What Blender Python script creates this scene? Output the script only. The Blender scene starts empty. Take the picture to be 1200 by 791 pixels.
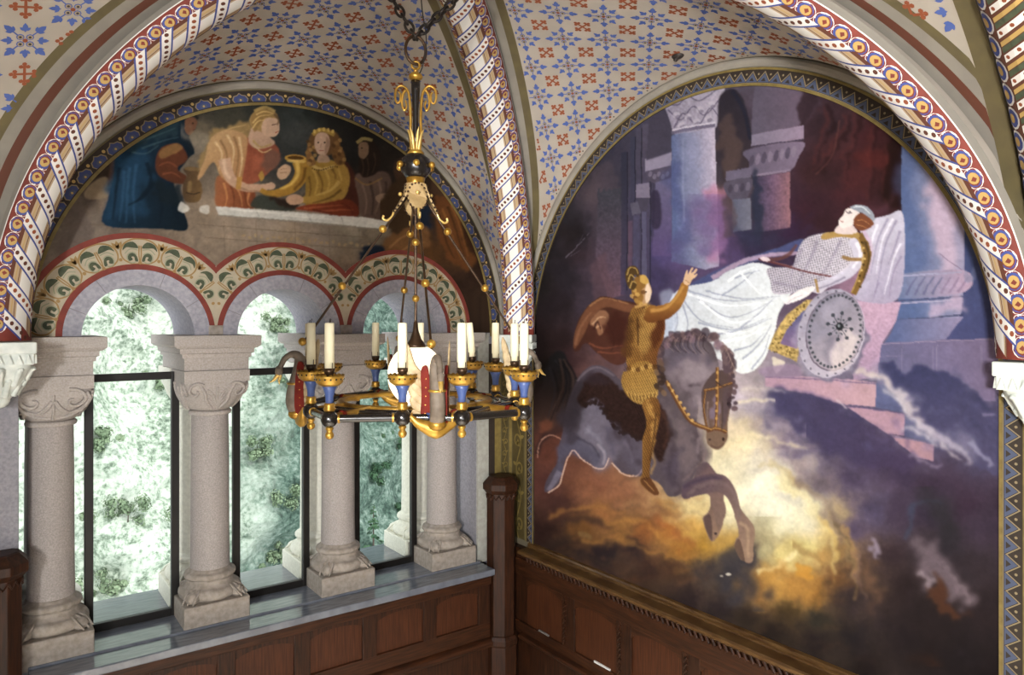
import bpy, bmesh, math, random
import numpy as np
from mathutils import Vector, Matrix
random.seed(7)
PI = math.pi
C = bpy.context.scene.collection

# ------------------------------------------------------------------ materials
def hexc(h):
    h = h.lstrip('#')
    c = [int(h[i:i+2], 16)/255 for i in (0, 2, 4)]
    return [x/12.92 if x <= .04045 else ((x+.055)/1.055)**2.4 for x in c]

MATS = {}
def mat(name, col, col2=None, rough=.6, metal=0., scale=8., detail=4., bump=0., bscale=None,
        stretch=(1, 1, 1), lo=.35, hi=.65, emit=0., spec=None, coat=0.):
    if name in MATS: return MATS[name]
    m = bpy.data.materials.new(name); m.use_nodes = True
    nt = m.node_tree; b = nt.nodes['Principled BSDF']
    c = hexc(col) + [1]
    b.inputs['Base Color'].default_value = c
    b.inputs['Roughness'].default_value = rough
    b.inputs['Metallic'].default_value = metal
    if spec is not None: b.inputs['Specular IOR Level'].default_value = spec
    if coat: b.inputs['Coat Weight'].default_value = coat
    if emit:
        b.inputs['Emission Color'].default_value = c
        b.inputs['Emission Strength'].default_value = emit
    tc = nt.nodes.new('ShaderNodeTexCoord'); mp = nt.nodes.new('ShaderNodeMapping')
    mp.inputs['Scale'].default_value = stretch
    nt.links.new(tc.outputs['Object'], mp.inputs['Vector'])
    if col2:
        n = nt.nodes.new('ShaderNodeTexNoise'); n.inputs['Scale'].default_value = scale
        n.inputs['Detail'].default_value = detail
        nt.links.new(mp.outputs['Vector'], n.inputs['Vector'])
        r = nt.nodes.new('ShaderNodeValToRGB')
        r.color_ramp.elements[0].position = lo; r.color_ramp.elements[0].color = c
        r.color_ramp.elements[1].position = hi; r.color_ramp.elements[1].color = hexc(col2)+[1]
        nt.links.new(n.outputs['Fac'], r.inputs['Fac'])
        nt.links.new(r.outputs['Color'], b.inputs['Base Color'])
    if bump:
        n2 = nt.nodes.new('ShaderNodeTexNoise'); n2.inputs['Scale'].default_value = bscale or scale*3
        n2.inputs['Detail'].default_value = 5
        nt.links.new(mp.outputs['Vector'], n2.inputs['Vector'])
        bp = nt.nodes.new('ShaderNodeBump'); bp.inputs['Strength'].default_value = bump
        bp.inputs['Distance'].default_value = .01
        nt.links.new(n2.outputs['Fac'], bp.inputs['Height'])
        nt.links.new(bp.outputs['Normal'], b.inputs['Normal'])
    MATS[name] = m
    return m

# ------------------------------------------------------------------ mesh builder
class MB:
    def __init__(s): s.v = []; s.f = []; s.m = []; s.s = []
    def add(s, vs, fs, mi=0, smooth=False):
        o = len(s.v); s.v += [tuple(p) for p in vs]
        for f in fs:
            s.f.append([i+o for i in f]); s.m.append(mi); s.s.append(smooth)
    def box(s, x0, x1, y0, y1, z0, z1, mi=0):
        vs = [(x, y, z) for z in (z0, z1) for y in (y0, y1) for x in (x0, x1)]
        s.add(vs, [(0, 2, 3, 1), (4, 5, 7, 6), (0, 1, 5, 4), (2, 6, 7, 3), (0, 4, 6, 2), (1, 3, 7, 5)], mi)
    def frustum(s, c, h0, h1, z0, z1, mi=0):           # square section, half sizes h0 -> h1
        x, y = c
        vs = [(x+a*h, y+b*h, z) for h, z in ((h0, z0), (h1, z1)) for a, b in ((-1, -1), (1, -1), (1, 1), (-1, 1))]
        s.add(vs, [(3, 2, 1, 0), (4, 5, 6, 7)]+[(i, (i+1) % 4, 4+(i+1) % 4, 4+i) for i in range(4)], mi)
    def grid(s, fn, us, vs, mi=0, smooth=True, closeu=False, closev=False):
        nu, nv = len(us), len(vs)
        P = [fn(u, v) for u in us for v in vs]; F = []
        for i in range(nu if closeu else nu-1):
            for j in range(nv if closev else nv-1):
                a = i*nv+j; b = ((i+1) % nu)*nv+j; c = ((i+1) % nu)*nv+(j+1) % nv; d = i*nv+(j+1) % nv
                F.append((a, b, c, d))
        s.add(P, F, mi, smooth)
    def lathe(s, prof, c=(0, 0, 0), n=20, mi=0, smooth=True, cap=True, sc=(1, 1)):
        o = c; k = len(prof)
        P = [(o[0]+sc[0]*r*math.cos(2*PI*i/n), o[1]+sc[1]*r*math.sin(2*PI*i/n), o[2]+z) for i in range(n) for r, z in prof]
        F = [(i*k+j, ((i+1) % n)*k+j, ((i+1) % n)*k+j+1, i*k+j+1) for i in range(n) for j in range(k-1)]
        s.add(P, F, mi, smooth)
        if cap:
            s.add([P[i*k] for i in range(n)][::-1], [list(range(n))], mi)
            s.add([P[i*k+k-1] for i in range(n)], [list(range(n))], mi)
    def tube(s, pts, r, n=8, mi=0, closed=False, smooth=True, flat=1., up=None):
        pts = [Vector(p) for p in pts]; m = len(pts)
        rs = r if isinstance(r, (list, tuple)) else [r]*m
        V = []; prev = None
        for i, p in enumerate(pts):
            if closed: t = pts[(i+1) % m]-pts[i-1]
            else: t = pts[min(i+1, m-1)]-pts[max(i-1, 0)]
            t.normalize()
            if prev is None:
                a = Vector(up) if up else (Vector((0, 0, 1)) if abs(t.z) < .9 else Vector((1, 0, 0)))
                x = t.cross(a).normalized()
            else:
                x = (prev-t*prev.dot(t)).normalized()
            prev = x; y = t.cross(x)
            for k in range(n):
                a = 2*PI*k/n
                V.append(p+x*(rs[i]*math.cos(a))+y*(rs[i]*flat*math.sin(a)))
        F = []
        for i in range(m if closed else m-1):
            for k in range(n):
                a = i*n+k; b = i*n+(k+1) % n; c = ((i+1) % m)*n+(k+1) % n; d = ((i+1) % m)*n+k
                F.append((a, b, c, d))
        s.add(V, F, mi, smooth)
        if not closed:
            s.add(V[:n][::-1], [list(range(n))], mi); s.add(V[-n:], [list(range(n))], mi)
    def ball(s, c, r, n=12, mi=0, sc=(1, 1, 1)):
        h = max(4, n//2)
        P = [(c[0]+sc[0]*r*math.sin(PI*j/h)*math.cos(2*PI*i/n), c[1]+sc[1]*r*math.sin(PI*j/h)*math.sin(2*PI*i/n),
              c[2]-sc[2]*r*math.cos(PI*j/h)) for i in range(n) for j in range(h+1)]
        k = h+1
        F = []
        for i in range(n):
            for j in range(h):
                q = [i*k+j, ((i+1) % n)*k+j, ((i+1) % n)*k+j+1, i*k+j+1]
                if j == 0: q = [q[0], q[2], q[3]]
                elif j == h-1: q = [q[0], q[1], q[3]]
                F.append(q)
        s.add(P, F, mi, True)
    def prism(s, poly, f, d0, d1, mi=0, smooth=False):   # poly of (a,b), f(a,b,d)->xyz
        n = len(poly)
        P = [f(a, b, d0) for a, b in poly]+[f(a, b, d1) for a, b in poly]
        s.add(P, [list(range(n))[::-1], [n+i for i in range(n)]]+[(i, (i+1) % n, n+(i+1) % n, n+i) for i in range(n)], mi, smooth)
    def build(s, name, mats, parent=None, bevel=0, fixn=True, loc=None, seg=2):
        me = bpy.data.meshes.new(name)
        me.from_pydata(s.v, [], s.f)
        if not isinstance(mats, (list, tuple)): mats = [mats]
        for m in mats: me.materials.append(m)
        me.polygons.foreach_set('material_index', s.m)
        me.polygons.foreach_set('use_smooth', s.s)
        if fixn:
            bm = bmesh.new(); bm.from_mesh(me)
            bmesh.ops.recalc_face_normals(bm, faces=bm.faces)
            bm.to_mesh(me); bm.free()
        me.update()
        o = bpy.data.objects.new(name, me); C.objects.link(o)
        if parent: o.parent = parent
        if loc: o.location = loc
        if bevel:
            b = o.modifiers.new('bevel', 'BEVEL'); b.width = bevel; b.segments = seg; b.limit_method = 'ANGLE'
            b.angle_limit = math.radians(40)
        return o

def tag(o, label=None, cat=None, group=None, kind=None):
    if label: o['label'] = label
    if cat: o['category'] = cat
    if group: o['group'] = group
    if kind: o['kind'] = kind
    return o
def thing(name, label, cat, loc=(0, 0, 0), rz=0, group=None):
    o = bpy.data.objects.new(name, None); C.objects.link(o)
    o.location = loc; o.rotation_euler = (0, 0, rz); o.empty_display_size = .1
    return tag(o, label, cat, group)
def struct(o, label=None, cat=None):
    o['kind'] = 'structure'
    return tag(o, label, cat)
def copy_tree(o, parent=None):
    kids = [k for k in C.objects if k.parent == o]
    c = o.copy(); C.objects.link(c)
    if parent: c.parent = parent
    for k in kids: copy_tree(k, c)
    return c

# ------------------------------------------------------------------ camera
CAM = (-3.54, -4.842, 2.9); FPX = 841.; CY = 377.
FX, FY = .5900, .8074
cd = bpy.data.cameras.new('camera'); cam = bpy.data.objects.new('camera', cd); C.objects.link(cam)
cam.location = CAM; cam.rotation_euler = (PI/2, 0, -math.atan2(FX, FY))
cd.sensor_width = 36; cd.lens = 36*FPX/1200; cd.shift_y = -(395.5-CY)/1200; cd.clip_start = .02; cd.clip_end = 500
bpy.context.scene.camera = cam
def ref(x, y, z):      # a place in the room -> where the reference photograph shows it (used to trace the paintings)
    rx, ry = x-CAM[0], y-CAM[1]
    d = rx*FX+ry*FY; l = rx*FY-ry*FX
    return 600+FPX*l/d, CY-FPX*(z-CAM[2])/d

# ------------------------------------------------------------------ 2D helpers
def circ(cx, cy, r, n=10, a0=0., ry=None):
    ry = ry or r
    return [(cx+r*math.cos(a0+2*PI*i/n), cy+ry*math.sin(a0+2*PI*i/n)) for i in range(n)]
def rot2(pts, a, c=(0, 0), sc=1.):
    ca, sa = math.cos(a), math.sin(a)
    return [(c[0]+sc*(x*ca-y*sa), c[1]+sc*(x*sa+y*ca)) for x, y in pts]
def spline(pts, n=6, closed=False):
    P = [np.array(p, float) for p in pts]; m = len(P); out = []
    for i in range(m if closed else m-1):
        if closed: p0, p1, p2, p3 = P[i-1], P[i], P[(i+1) % m], P[(i+2) % m]
        else: p0, p1, p2, p3 = P[max(i-1, 0)], P[i], P[i+1], P[min(i+2, m-1)]
        for k in range(n):
            t = k/n
            out.append(tuple(.5*((2*p1)+(p2-p0)*t+(2*p0-5*p1+4*p2-p3)*t*t+(3*p1-p0-3*p2+p3)*t**3)))
    if not closed: out.append(tuple(P[-1]))
    return out
def linspace(a, b, n): return [a+(b-a)*i/(n-1) for i in range(n)]
def ringstrip(mb, f, path, w, mi, closed=False, lift=0):   # flat line of width w along a 2D path, mapped by f(a,b,lift)
    n = len(path); L = []; R = []
    for i in range(n):
        if closed: d = (path[(i+1) % n][0]-path[i-1][0], path[(i+1) % n][1]-path[i-1][1])
        else:
            p, q = path[max(i-1, 0)], path[min(i+1, n-1)]; d = (q[0]-p[0], q[1]-p[1])
        l = math.hypot(*d) or 1; nx, ny = -d[1]/l*w/2, d[0]/l*w/2
        L.append(f(path[i][0]+nx, path[i][1]+ny, lift)); R.append(f(path[i][0]-nx, path[i][1]-ny, lift))
    V = L+R
    mb.add(V, [(i, (i+1) % n, n+(i+1) % n, n+i) for i in range(n if closed else n-1)], mi)
def flat(mb, f, poly, mi, lift=0):
    mb.add([f(a, b, lift) for a, b in poly], [list(range(len(poly)))], mi)
# ------------------------------------------------------------------ palette
M_plaster = mat('vault_plaster', '#aea498', '#a59c90', rough=.85, scale=5, bump=.08, bscale=40)
M_blue = mat('stencil_blue', '#4a5fa0', rough=.8)
M_rust = mat('stencil_rust', '#8c4a2c', rough=.8)
M_dark = mat('stencil_dark', '#35302f', rough=.8)
M_ochre = mat('stencil_ochre', '#b59557', rough=.8)
M_olive = mat('painted_olive', '#655a3a', '#5a5036', rough=.8, scale=9)
M_grey = mat('painted_grey', '#8d877c', '#837d74', rough=.85, scale=7)
M_brown = mat('painted_brown', '#5b3222', rough=.8)
M_white = mat('painted_white', '#e4e0da', rough=.75)
M_red = mat('painted_red', '#7c3226', '#6d2c22', rough=.75, scale=20)
M_tan = mat('painted_tan', '#b39b7c', rough=.8)
M_stone = mat('pink_grey_stone', '#a29b98', '#8b8481', rough=.75, scale=130, detail=3, bump=.12, bscale=220)
M_stone2 = mat('cool_grey_stone', '#8f8d94', '#7c7a82', rough=.8, scale=60, bump=.12, bscale=160)
M_stone3 = mat('pale_plinth_stone', '#9f968d', '#877e74', rough=.75, scale=30, bump=.12, bscale=160)
M_stone4 = mat('pale_granite', '#aba39f', '#979089', rough=.75, scale=110, bump=.12, bscale=220)
M_marble = mat('white_carved_stone', '#dfe3dc', '#c6ccc6', rough=.7, scale=18, bump=.1)
M_wood = mat('dark_oak', '#3a1f10', '#21120a', spec=.25, rough=.48, scale=5, stretch=(14, 14, 1.2), detail=6, bump=.06)
M_woodh = mat('dark_oak_lengthwise', '#3f2211', '#27150b', spec=.25, rough=.46, scale=5, stretch=(1.2, 1.2, 16), detail=6, bump=.06)
M_woodp = mat('red_oak_panel', '#4a2815', '#361b0e', spec=.25, rough=.5, scale=5, stretch=(18, 18, 1.0), detail=6)
M_rail = mat('worn_rail_oak', '#5f4628', '#432c17', rough=.32, scale=6, stretch=(1.5, 1.5, 10), detail=5)
M_sill = mat('polished_sill', '#70757f', '#5a5e68', rough=.14, scale=5, stretch=(1.5, 8, 1), detail=5, coat=.35)
M_iron = mat('black_iron', '#151211', rough=.45, metal=.3)
M_gilt = mat('gilded_ground', '#7b6a38', '#6a5a2e', rough=.6, scale=30)
M_darkbr = mat('border_brown', '#2c2118', '#241a13', rough=.7, scale=20)
M_steel = mat('border_steel_blue', '#444d66', rough=.7)
M_bordblue = mat('border_blue', '#3d4a8c', rough=.7)
M_cream = mat('painted_cream', '#b3a892', '#a79c88', rough=.85, scale=12)
M_green = mat('leaf_green', '#3b4433', '#4a523c', rough=.8, scale=40)
M_sage = mat('leaf_sage', '#8c9078', rough=.8)
M_leafoch = mat('leaf_ochre', '#94774a', rough=.8)

# ------------------------------------------------------------------ vault geometry
K = (-1.88, -1.92); ZT = 4.72
FEET = {'A': (-3.455, -.26, 2.80), 'B': (-.20, -.36, 2.80), 'C': (-.18, -3.72, 2.75), 'D': (-4.5, -4.2, 2.80)}
def ribpt(k, p, up=0.):
    x, y, z0 = FEET[k]; ex = math.hypot(x-K[0], y-K[1]); ez = ZT-z0
    c, s = math.cos(p), math.sin(p)
    nx, nz = c/ex, s/ez; l = math.hypot(nx, nz); nx /= l; nz /= l       # outward normal in the rib's plane
    dx, dy = (x-K[0])/ex, (y-K[1])/ex
    h = ex*c+nx*up
    return Vector((K[0]+dx*h, K[1]+dy*h, z0+ez*s+nz*up))
def groin(k, p): return ribpt(k, p, .055)

LC, LR, LZ = -1.79, 1.565, 2.81        # window-wall lunette
RC, RR, RZ = -1.945, 1.64, 2.66        # mural-wall arch
def w_ab(t): return Vector((LC-(LR+.15)*math.cos(t), 0, LZ+(LR+.15)*math.sin(t)))
def w_bc(t): return Vector((0, RC+(RR+.155)*math.cos(t), RZ+(RR+.155)*math.sin(t)))
def w_cd(t): return Vector((-2.2+2.1*math.cos(t), -3.74-.10*(1-math.cos(t))/2, 2.75+1.83*math.sin(t)))
def w_da(t): return Vector((-3.62-.1*(1+math.cos(t))/2, -1.95-1.85*math.cos(t), 2.78+1.83*math.sin(t)))
CELLS = [('A', 'B', w_ab, LR+.15, 0.), ('B', 'C', w_bc, RR+.155, .0), ('C', 'D', w_cd, 1.84, 0.), ('D', 'A', w_da, 1.84, 0.)]
def cellpt(cell, t, v):
    k0, k1, w, R, _ = cell
    g = groin(k0, t) if t <= PI/2 else groin(k1, PI-t)
    return w(t).lerp(g, v)
def celldist(cell, t):
    k0, k1, w, R, _ = cell
    g = groin(k0, t) if t <= PI/2 else groin(k1, PI-t)
    return (w(t)-g).length
cmb = MB()
ths = linspace(0, PI, 129)
for cell in CELLS:
    cmb.grid(lambda t, v: cellpt(cell, t, v), ths, linspace(0, 1, 9), 0)
KPT = ribpt('A', PI/2)
XMIN = {'A': .02, 'B': .03, 'C': .09, 'D': .09}
def chart(cell, s, x, lift):          # s: arc length from the crown, x: distance from the wall arch
    k0, k1, w, R, _ = cell
    t = PI/2+s/R
    if not .02 < t < PI-.02: return None
    d = celldist(cell, t); v = x/d
    # painted edges keep clear of the bands that run along the groin and the wall arch
    if x < XMIN[cell[0]] or v < 0 or (d-x)*SINE(cell, t) < .215: return None
    p = cellpt(cell, t, v)
    e = .004
    a = cellpt(cell, t+e, v)-cellpt(cell, t-e, v); b = cellpt(cell, t, min(v+.02, 1))-cellpt(cell, t, v-.02)
    n = a.cross(b).normalized()
    c = Vector((-1.85, -1.9, 2.6))
    if n.dot(c-p) < 0: n = -n
    return p+n*lift
def SINE(cell, t):                   # sine of the angle between ruling and groin
    k0, k1, w, R, _ = cell
    g = (lambda q: groin(k0, q) if q <= PI/2 else groin(k1, PI-q))
    e = .01; q = min(max(t, e), PI-e)
    tg = (g(q+e)-g(q-e)).normalized()
    r = (g(t)-w(t)).normalized()
    return math.sqrt(max(0, 1-tg.dot(r)**2))
leaf = [(0, 0), (.5, .5), (1, 0), (.5, -.5)]
def leafpoly(r0, r1, w, a):          # pointed leaf along angle a
    return rot2([(r0, 0), (r0+(r1-r0)*.35, w), (r0+(r1-r0)*.7, w*.8), (r1, 0), (r0+(r1-r0)*.7, -w*.8), (r0+(r1-r0)*.35, -w)], a)
FLOWER = []
for k in range(4):
    a = k*PI/2
    FLOWER += [(leafpoly(.60, 1.08, .13, a), 1), (rot2(leafpoly(0, .30, .075, .75), a, (.60*math.cos(a), .60*math.sin(a))), 1),
               (rot2(leafpoly(0, .30, .075, -.75), a, (.60*math.cos(a), .60*math.sin(a))), 1),
               (rot2([(.40, -.03), (.70, -.025), (.70, .025), (.40, .03)], a), 1)]
    d = a+PI/4
    FLOWER += [(leafpoly(.42, .90, .11, d), 1), (rot2(leafpoly(0, .26, .07, .9), d, (.50*math.cos(d), .50*math.sin(d))), 1),
               (rot2(leafpoly(0, .26, .07, -.9), d, (.50*math.cos(d), .50*math.sin(d))), 1)]
    p = (.25*math.cos(a), .25*math.sin(a))
    FLOWER += [(circ(p[0], p[1], .155, 8), 1), (circ(p[0], p[1], .115, 8), 4), (circ(p[0], p[1], .06, 6), 3)]
FLOWER.append((circ(0, 0, .10, 8), 2))
CROSS = [(circ(0, 0, .16, 6), 2)]
for k in range(4):
    a = k*PI/2+PI/4
    CROSS += [(rot2([(.05, -.11), (.80, -.10), (.80, .10), (.05, .11)], a), 2)]
    for q, r, rr in ((0, .96, .19), (.34, .74, .19), (-.34, .74, .19)):
        CROSS.append((circ(r*math.cos(a+q), r*math.sin(a+q), rr, 6), 2))
PITCH = .185
for ci, cell in enumerate(CELLS):
    R = cell[3]; ns = int(PI*R/PITCH/4)+1
    for i in range(-2*ns, 2*ns+1):
        for j in range(0, 20):
            fl = (i+j) % 2 == 0
            s0 = i*PITCH; x0 = .06+j*PITCH
            if abs(s0) > R*PI/2: continue
            sh, rad = (FLOWER, .109) if fl else (CROSS, .057)
            lift = .0022
            for q, (poly, mi) in enumerate(sh):
                L = lift+(.0007 if mi in (3, 4) else 0)+(.0007 if mi == 4 else 0)+(.0014 if len(poly) == 6 and mi == 3 else 0)+(.0001*(q % 5) if mi == 2 else 0)
                pts = [chart(cell, s0+(a-b)*.7071*rad, x0+(a+b)*.7071*rad, L) for a, b in poly]
                if any(p is None for p in pts): continue
                cmb.add(pts, [list(range(len(pts)))], mi)
# painted bands beside the groins: plain grey and olive, plus a brown line on the two outer cells
def groinband(cell, k, d0, d1, mi, lift):
    w = cell[2]; first = (cell[0] == k)
    L = []; Rr = []
    for q in linspace(.0, PI/2, 70):
        t = q if first else PI-q
        d = celldist(cell, t); s_ = max(SINE(cell, t), .15)
        c = Vector((-1.85, -1.9, 2.6))
        row = []
        for dd in (d0, d1):
            v = max(1-dd/s_/d, .074/d if ci > 1 else 0.0)
            p = cellpt(cell, t, v)
            e = .004
            a = cellpt(cell, min(t+e, PI), v)-cellpt(cell, max(t-e, 0), v); b = cellpt(cell, t, min(v+.02, 1))-cellpt(cell, t, v-.02)
            n = a.cross(b).normalized()
            if n.dot(c-p) < 0: n = -n
            row.append(p+n*lift)
        L.append(row[0]); Rr.append(row[1])
    n = len(L)
    cmb.add(L+Rr, [(i, i+1, n+i+1, n+i) for i in range(n-1)], mi, True)
for ci, cell in enumerate(CELLS):
    for k in cell[:2]:
        if ci in (0, 1):
            groinband(cell, k, .06, .165, 6, .0012); groinband(cell, k, .165, .215, 5, .0014)
        else:
            groinband(cell, k, .06, .105, 6, .0012); groinband(cell, k, .105, .145, 7, .0014)
            groinband(cell, k, .145, .195, 6, .0012); groinband(cell, k, .195, .235, 5, .0014)
# olive and grey band on the outer edge of the cell beside the transverse arch
for cell in (CELLS[2], CELLS[3]):
    for x0, x1, mi in ((.0, .075, 5),):
        L = [cellpt(cell, t, x0/celldist(cell, t))+Vector((0, 0, -.002)) for t in ths[2:-2]]
        Q = [cellpt(cell, t, x1/celldist(cell, t))+Vector((0, 0, -.002)) for t in ths[2:-2]]
        n = len(L); cmb.add(L+Q, [(i, i+1, n+i+1, n+i) for i in range(n-1)], mi, True)
ceil = cmb.build('ceiling', [M_plaster, M_blue, M_rust, M_dark, mat('stencil_sand', '#9d8f74', rough=.85), M_olive, M_grey, M_brown], fixn=False)
struct(ceil, 'beige groin vault stencilled with blue star flowers and rust crosses', 'ceiling')

# ------------------------------------------------------------------ ribs with painted spiral ribbon
RIBR = .122; RIBN = .078
def rib(name, k0, k1, label, turn=1):
    mb = MB(); mats = [M_red, M_white, M_bordblue, M_tan, M_ochre, M_brown, M_rust, M_grey]
    curve = []
    N = 400
    raw = [ribpt(k0, PI/2*i/N) for i in range(N+1)]+[ribpt(k1, PI/2*(1-i/N)) for i in range(1, N+1)] if k1 else [ribpt(k0, PI/2*i/N) for i in range(N+1)]
    P = np.array([tuple(p) for p in raw]); S = np.concatenate([[0], np.cumsum(np.linalg.norm(np.diff(P, axis=0), axis=1))])
    T = np.gradient(P, axis=0); T /= np.linalg.norm(T, axis=1)[:, None]
    def frame(s):
        s = min(max(s, 0), S[-1])
        i = min(np.searchsorted(S, s), len(S)-1); i = max(i, 1)
        w = (s-S[i-1])/(S[i]-S[i-1])
        return P[i-1]*(1-w)+P[i]*w, T[i-1]*(1-w)+T[i]*w
    def f(s, u, lift):                  # u: arc length round the roll from its lowest line
        p, t = frame(s)
        b = np.array([t[1], -t[0], 0]); b /= np.linalg.norm(b)
        n = np.cross(b, t); n /= np.linalg.norm(n)
        if n[2] < 0: n = -n
        a = u/RIBR; r = RIBR+lift
        return tuple(p+b*(r*math.sin(a))-n*((RIBN+lift)*math.cos(a)))
    um = RIBR*1.98
    mb.grid(lambda s, u: f(s, u, 0), linspace(0, S[-1], 160), linspace(-um, um, 25), 0)
    p = .178; cw = .092; k = 1.0*turn; n = int(S[-1]/p)+2
    def cutw(poly):                    # keep patches on the rib
        return all(-.001 <= s <= S[-1]+.001 for s, u in poly)
    def patch(s0, s1, u0, u1, mi, lift, sh=k, nu=6):
        for i in range(nu):
            a, b = u0+(u1-u0)*i/nu, u0+(u1-u0)*(i+1)/nu
            q = [(s0+sh*a, a), (s1+sh*a, a), (s1+sh*b, b), (s0+sh*b, b)]
            if cutw(q): flat(mb, f, q, mi, lift)
    for i in range(-1, n):
        s0 = i*p
        patch(s0, s0+.50*p, -cw, cw, 2, .0015)                       # blue edged ribbon
        patch(s0+.07*p, s0+.43*p, -cw, cw, 1, .0025)               # its white face
        for d in linspace(-cw*.84, cw*.84, 7):                          # dots
            q = [(s0+.25*p+k*d+.0125*math.cos(2*PI*j/7), d+.0105*math.sin(2*PI*j/7)) for j in range(7)]
            if cutw(q): flat(mb, f, q, 6 if i % 2 else 5, .0035)
        a0, a1 = s0+.50*p, s0+p
        patch(a0, a1, -cw*.36, cw*.36, 1, .0015)                      # the space between: white, tan stripes, brown
        for sg in (-1, 1):
            patch(a0, a1, sg*cw*.36, sg*cw*.78, 3, .0015, nu=3)
            patch(a0, a1, sg*cw*.46, sg*cw*.50, 5, .0022, nu=1); patch(a0, a1, sg*cw*.62, sg*cw*.66, 4, .0022, nu=1)
            patch(a0, a1, sg*cw*.78, sg*cw, 5, .0015, nu=2)
        for h in (0, .5):                                             # scallops down both flanks
            for sg in (-1, 1):
                c = s0+h*p; uc = .119
                def sc_(r, m, lift, part=1.):
                    q = [(c+r*math.cos(t), sg*(uc+r*1.0*math.sin(t))) for t in linspace(0, 2*PI, 15)[:-1]]
                    if cutw(q): flat(mb, f, q, m, lift)
                sc_(.0455, 1, .0006); sc_(.0375, 2, .0009); sc_(.0255, 4, .0012)
    for sg in (-1, 1):
        for i in range(160):
            s0, s1 = S[-1]*i/160, S[-1]*(i+1)/160
            for u0, u1, mi in ((.181, .189, 1), (.189, um, 7)):
                flat(mb, f, [(s0, sg*u0), (s1, sg*u0), (s1, sg*u1), (s0, sg*u1)], mi, .003)
    o = mb.build(name, mats, fixn=False)
    return struct(o, label, 'vault rib')
rib('trim_1', 'A', 'C', 'round vault rib painted with spiral ribbon, spanning from left edge over to right edge')
rib('trim_2', 'B', 'D', 'round vault rib painted with spiral ribbon rising from the corner between the two murals', -1)

# transverse arch that closes the bay on the near right
mb = MB()
def f_tr(s, u, lift):
    t = s
    p = w_cd(t); e = .003
    q = w_cd(t+e)-w_cd(t-e); q.normalize()
    n = Vector((-q.z, 0, q.x)).normalized(); b = Vector((0, -1, 0))
    c = Vector((-2.2, p.y, 2.7))
    if n.dot(c-p) < 0: n = -n
    a = u
    r = .16+lift
    return tuple(p+b*(.17-r*math.cos(a))+n*(r*math.sin(a)-.02))
mb.grid(lambda s, u: f_tr(s, u, 0), linspace(0, PI, 120), linspace(.0, PI, 17), 0)
st = .052
for i in range(int(PI/st)):
    s0 = i*st
    def pt(s0, s1, u0, u1, mi, lift, k=.05, nu=5):
        for j in range(nu):
            a, b = u0+(u1-u0)*j/nu, u0+(u1-u0)*(j+1)/nu
            flat(mb, f_tr, [(s0+k*a, a), (s1+k*a, a), (s1+k*b, b), (s0+k*b, b)], mi, lift)
    if s0+st+.1 > PI: break
    pt(s0, s0+.016, .95, 2.3, 1, .002); pt(s0+.02, s0+.032, .95, 2.3, 3, .002); pt(s0+.034, s0+.044, .95, 2.3, 4, .002)
    for d in linspace(1.05, 2.2, 5): flat(mb, f_tr, [(s0+.008+.05*d+.0045*math.cos(2*PI*j/7), d+.05*math.sin(2*PI*j/7)) for j in range(7)], 5, .003)
    q = lambda r, m, l: flat(mb, f_tr, [(s0+.026+r*.6*math.cos(t), .66+r*6*math.sin(t)) for t in linspace(0, 2*PI, 13)[:-1]], m, l)
    q(.042, 1, .002); q(.034, 2, .0028); q(.018, 4, .0036)
    pt(s0, s0+st, .2, .34, 2, .0015, k=0, nu=1); pt(s0, s0+st, .0, .2, 6, .0015, k=0, nu=1)
struct(mb.build('trim_3', [M_brown, M_white, M_bordblue, M_green, M_ochre, M_rust, M_grey], fixn=False),
       'painted transverse arch with green and white leaf ribbon at the top right corner', 'vault rib')

# ------------------------------------------------------------------ window wall: lunette above three arches, jambs, breast
COLX = [-3.24, -2.36, -1.475, -.60]                  # column axes
ARX = [-2.795, -1.92, -1.04]; AR = .31; ARO = .40; ASP = 2.815     # window arches
def left(a, z, d): return (a, -d, z)                 # d: towards the room
poly = [(-3.85, ASP)]
for ax in ARX:
    poly += [(ax-AR*math.cos(t), ASP+AR*math.sin(t)) for t in linspace(0, PI, 33)]
poly += [(.0, ASP), (.0, 5.2), (-3.85, 5.2)]
mb = MB(); mb.prism(poly, left, 0, -.62, 0)
struct(mb.build('wall_left', [M_stone2]), 'stone window wall with three round arched openings', 'wall')
mb = MB(); mb.box(-.36, .0, 0, .62, .95, ASP); struct(mb.build('trim_14', M_stone2), 'grey stone jamb at the right end of the windows', 'jamb')
mb = MB(); mb.box(-3.85, -3.40, 0, .62, .95, ASP); struct(mb.build('trim_15', M_stone2), 'grey stone jamb at the left end of the windows', 'jamb')
mb = MB(); mb.box(-3.85, .0, -.0, .85, -.05, .944); struct(mb.build('wall_lower_left', M_stone2), 'stone breast wall under the windows', 'wall')

# right wall and floor
mb = MB(); mb.box(0, .4, -9.2, .62, -.05, 5.3)
struct(mb.build('wall_right', [mat('wall_plaster', '#6d6450', '#655c4a', rough=.85, scale=6)]), 'painted plaster wall carrying the large mural', 'wall')
mb = MB(); mb.box(-9.2, .2, -9.2, .85, -.08, -.03)
struct(mb.build('floor', [mat('oak_floor', '#a59b8b', '#8d8373', rough=.5, scale=4, stretch=(1, 12, 1))]), 'pale wooden floor', 'floor')  # out of view; kept pale so it bounces light up to the vault

mb = MB(); mb.box(-9, .4, -9, .62, 5.25, 5.4)
struct(mb.build('ceiling', M_plaster), 'plain slab above the vault', 'ceiling')

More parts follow.
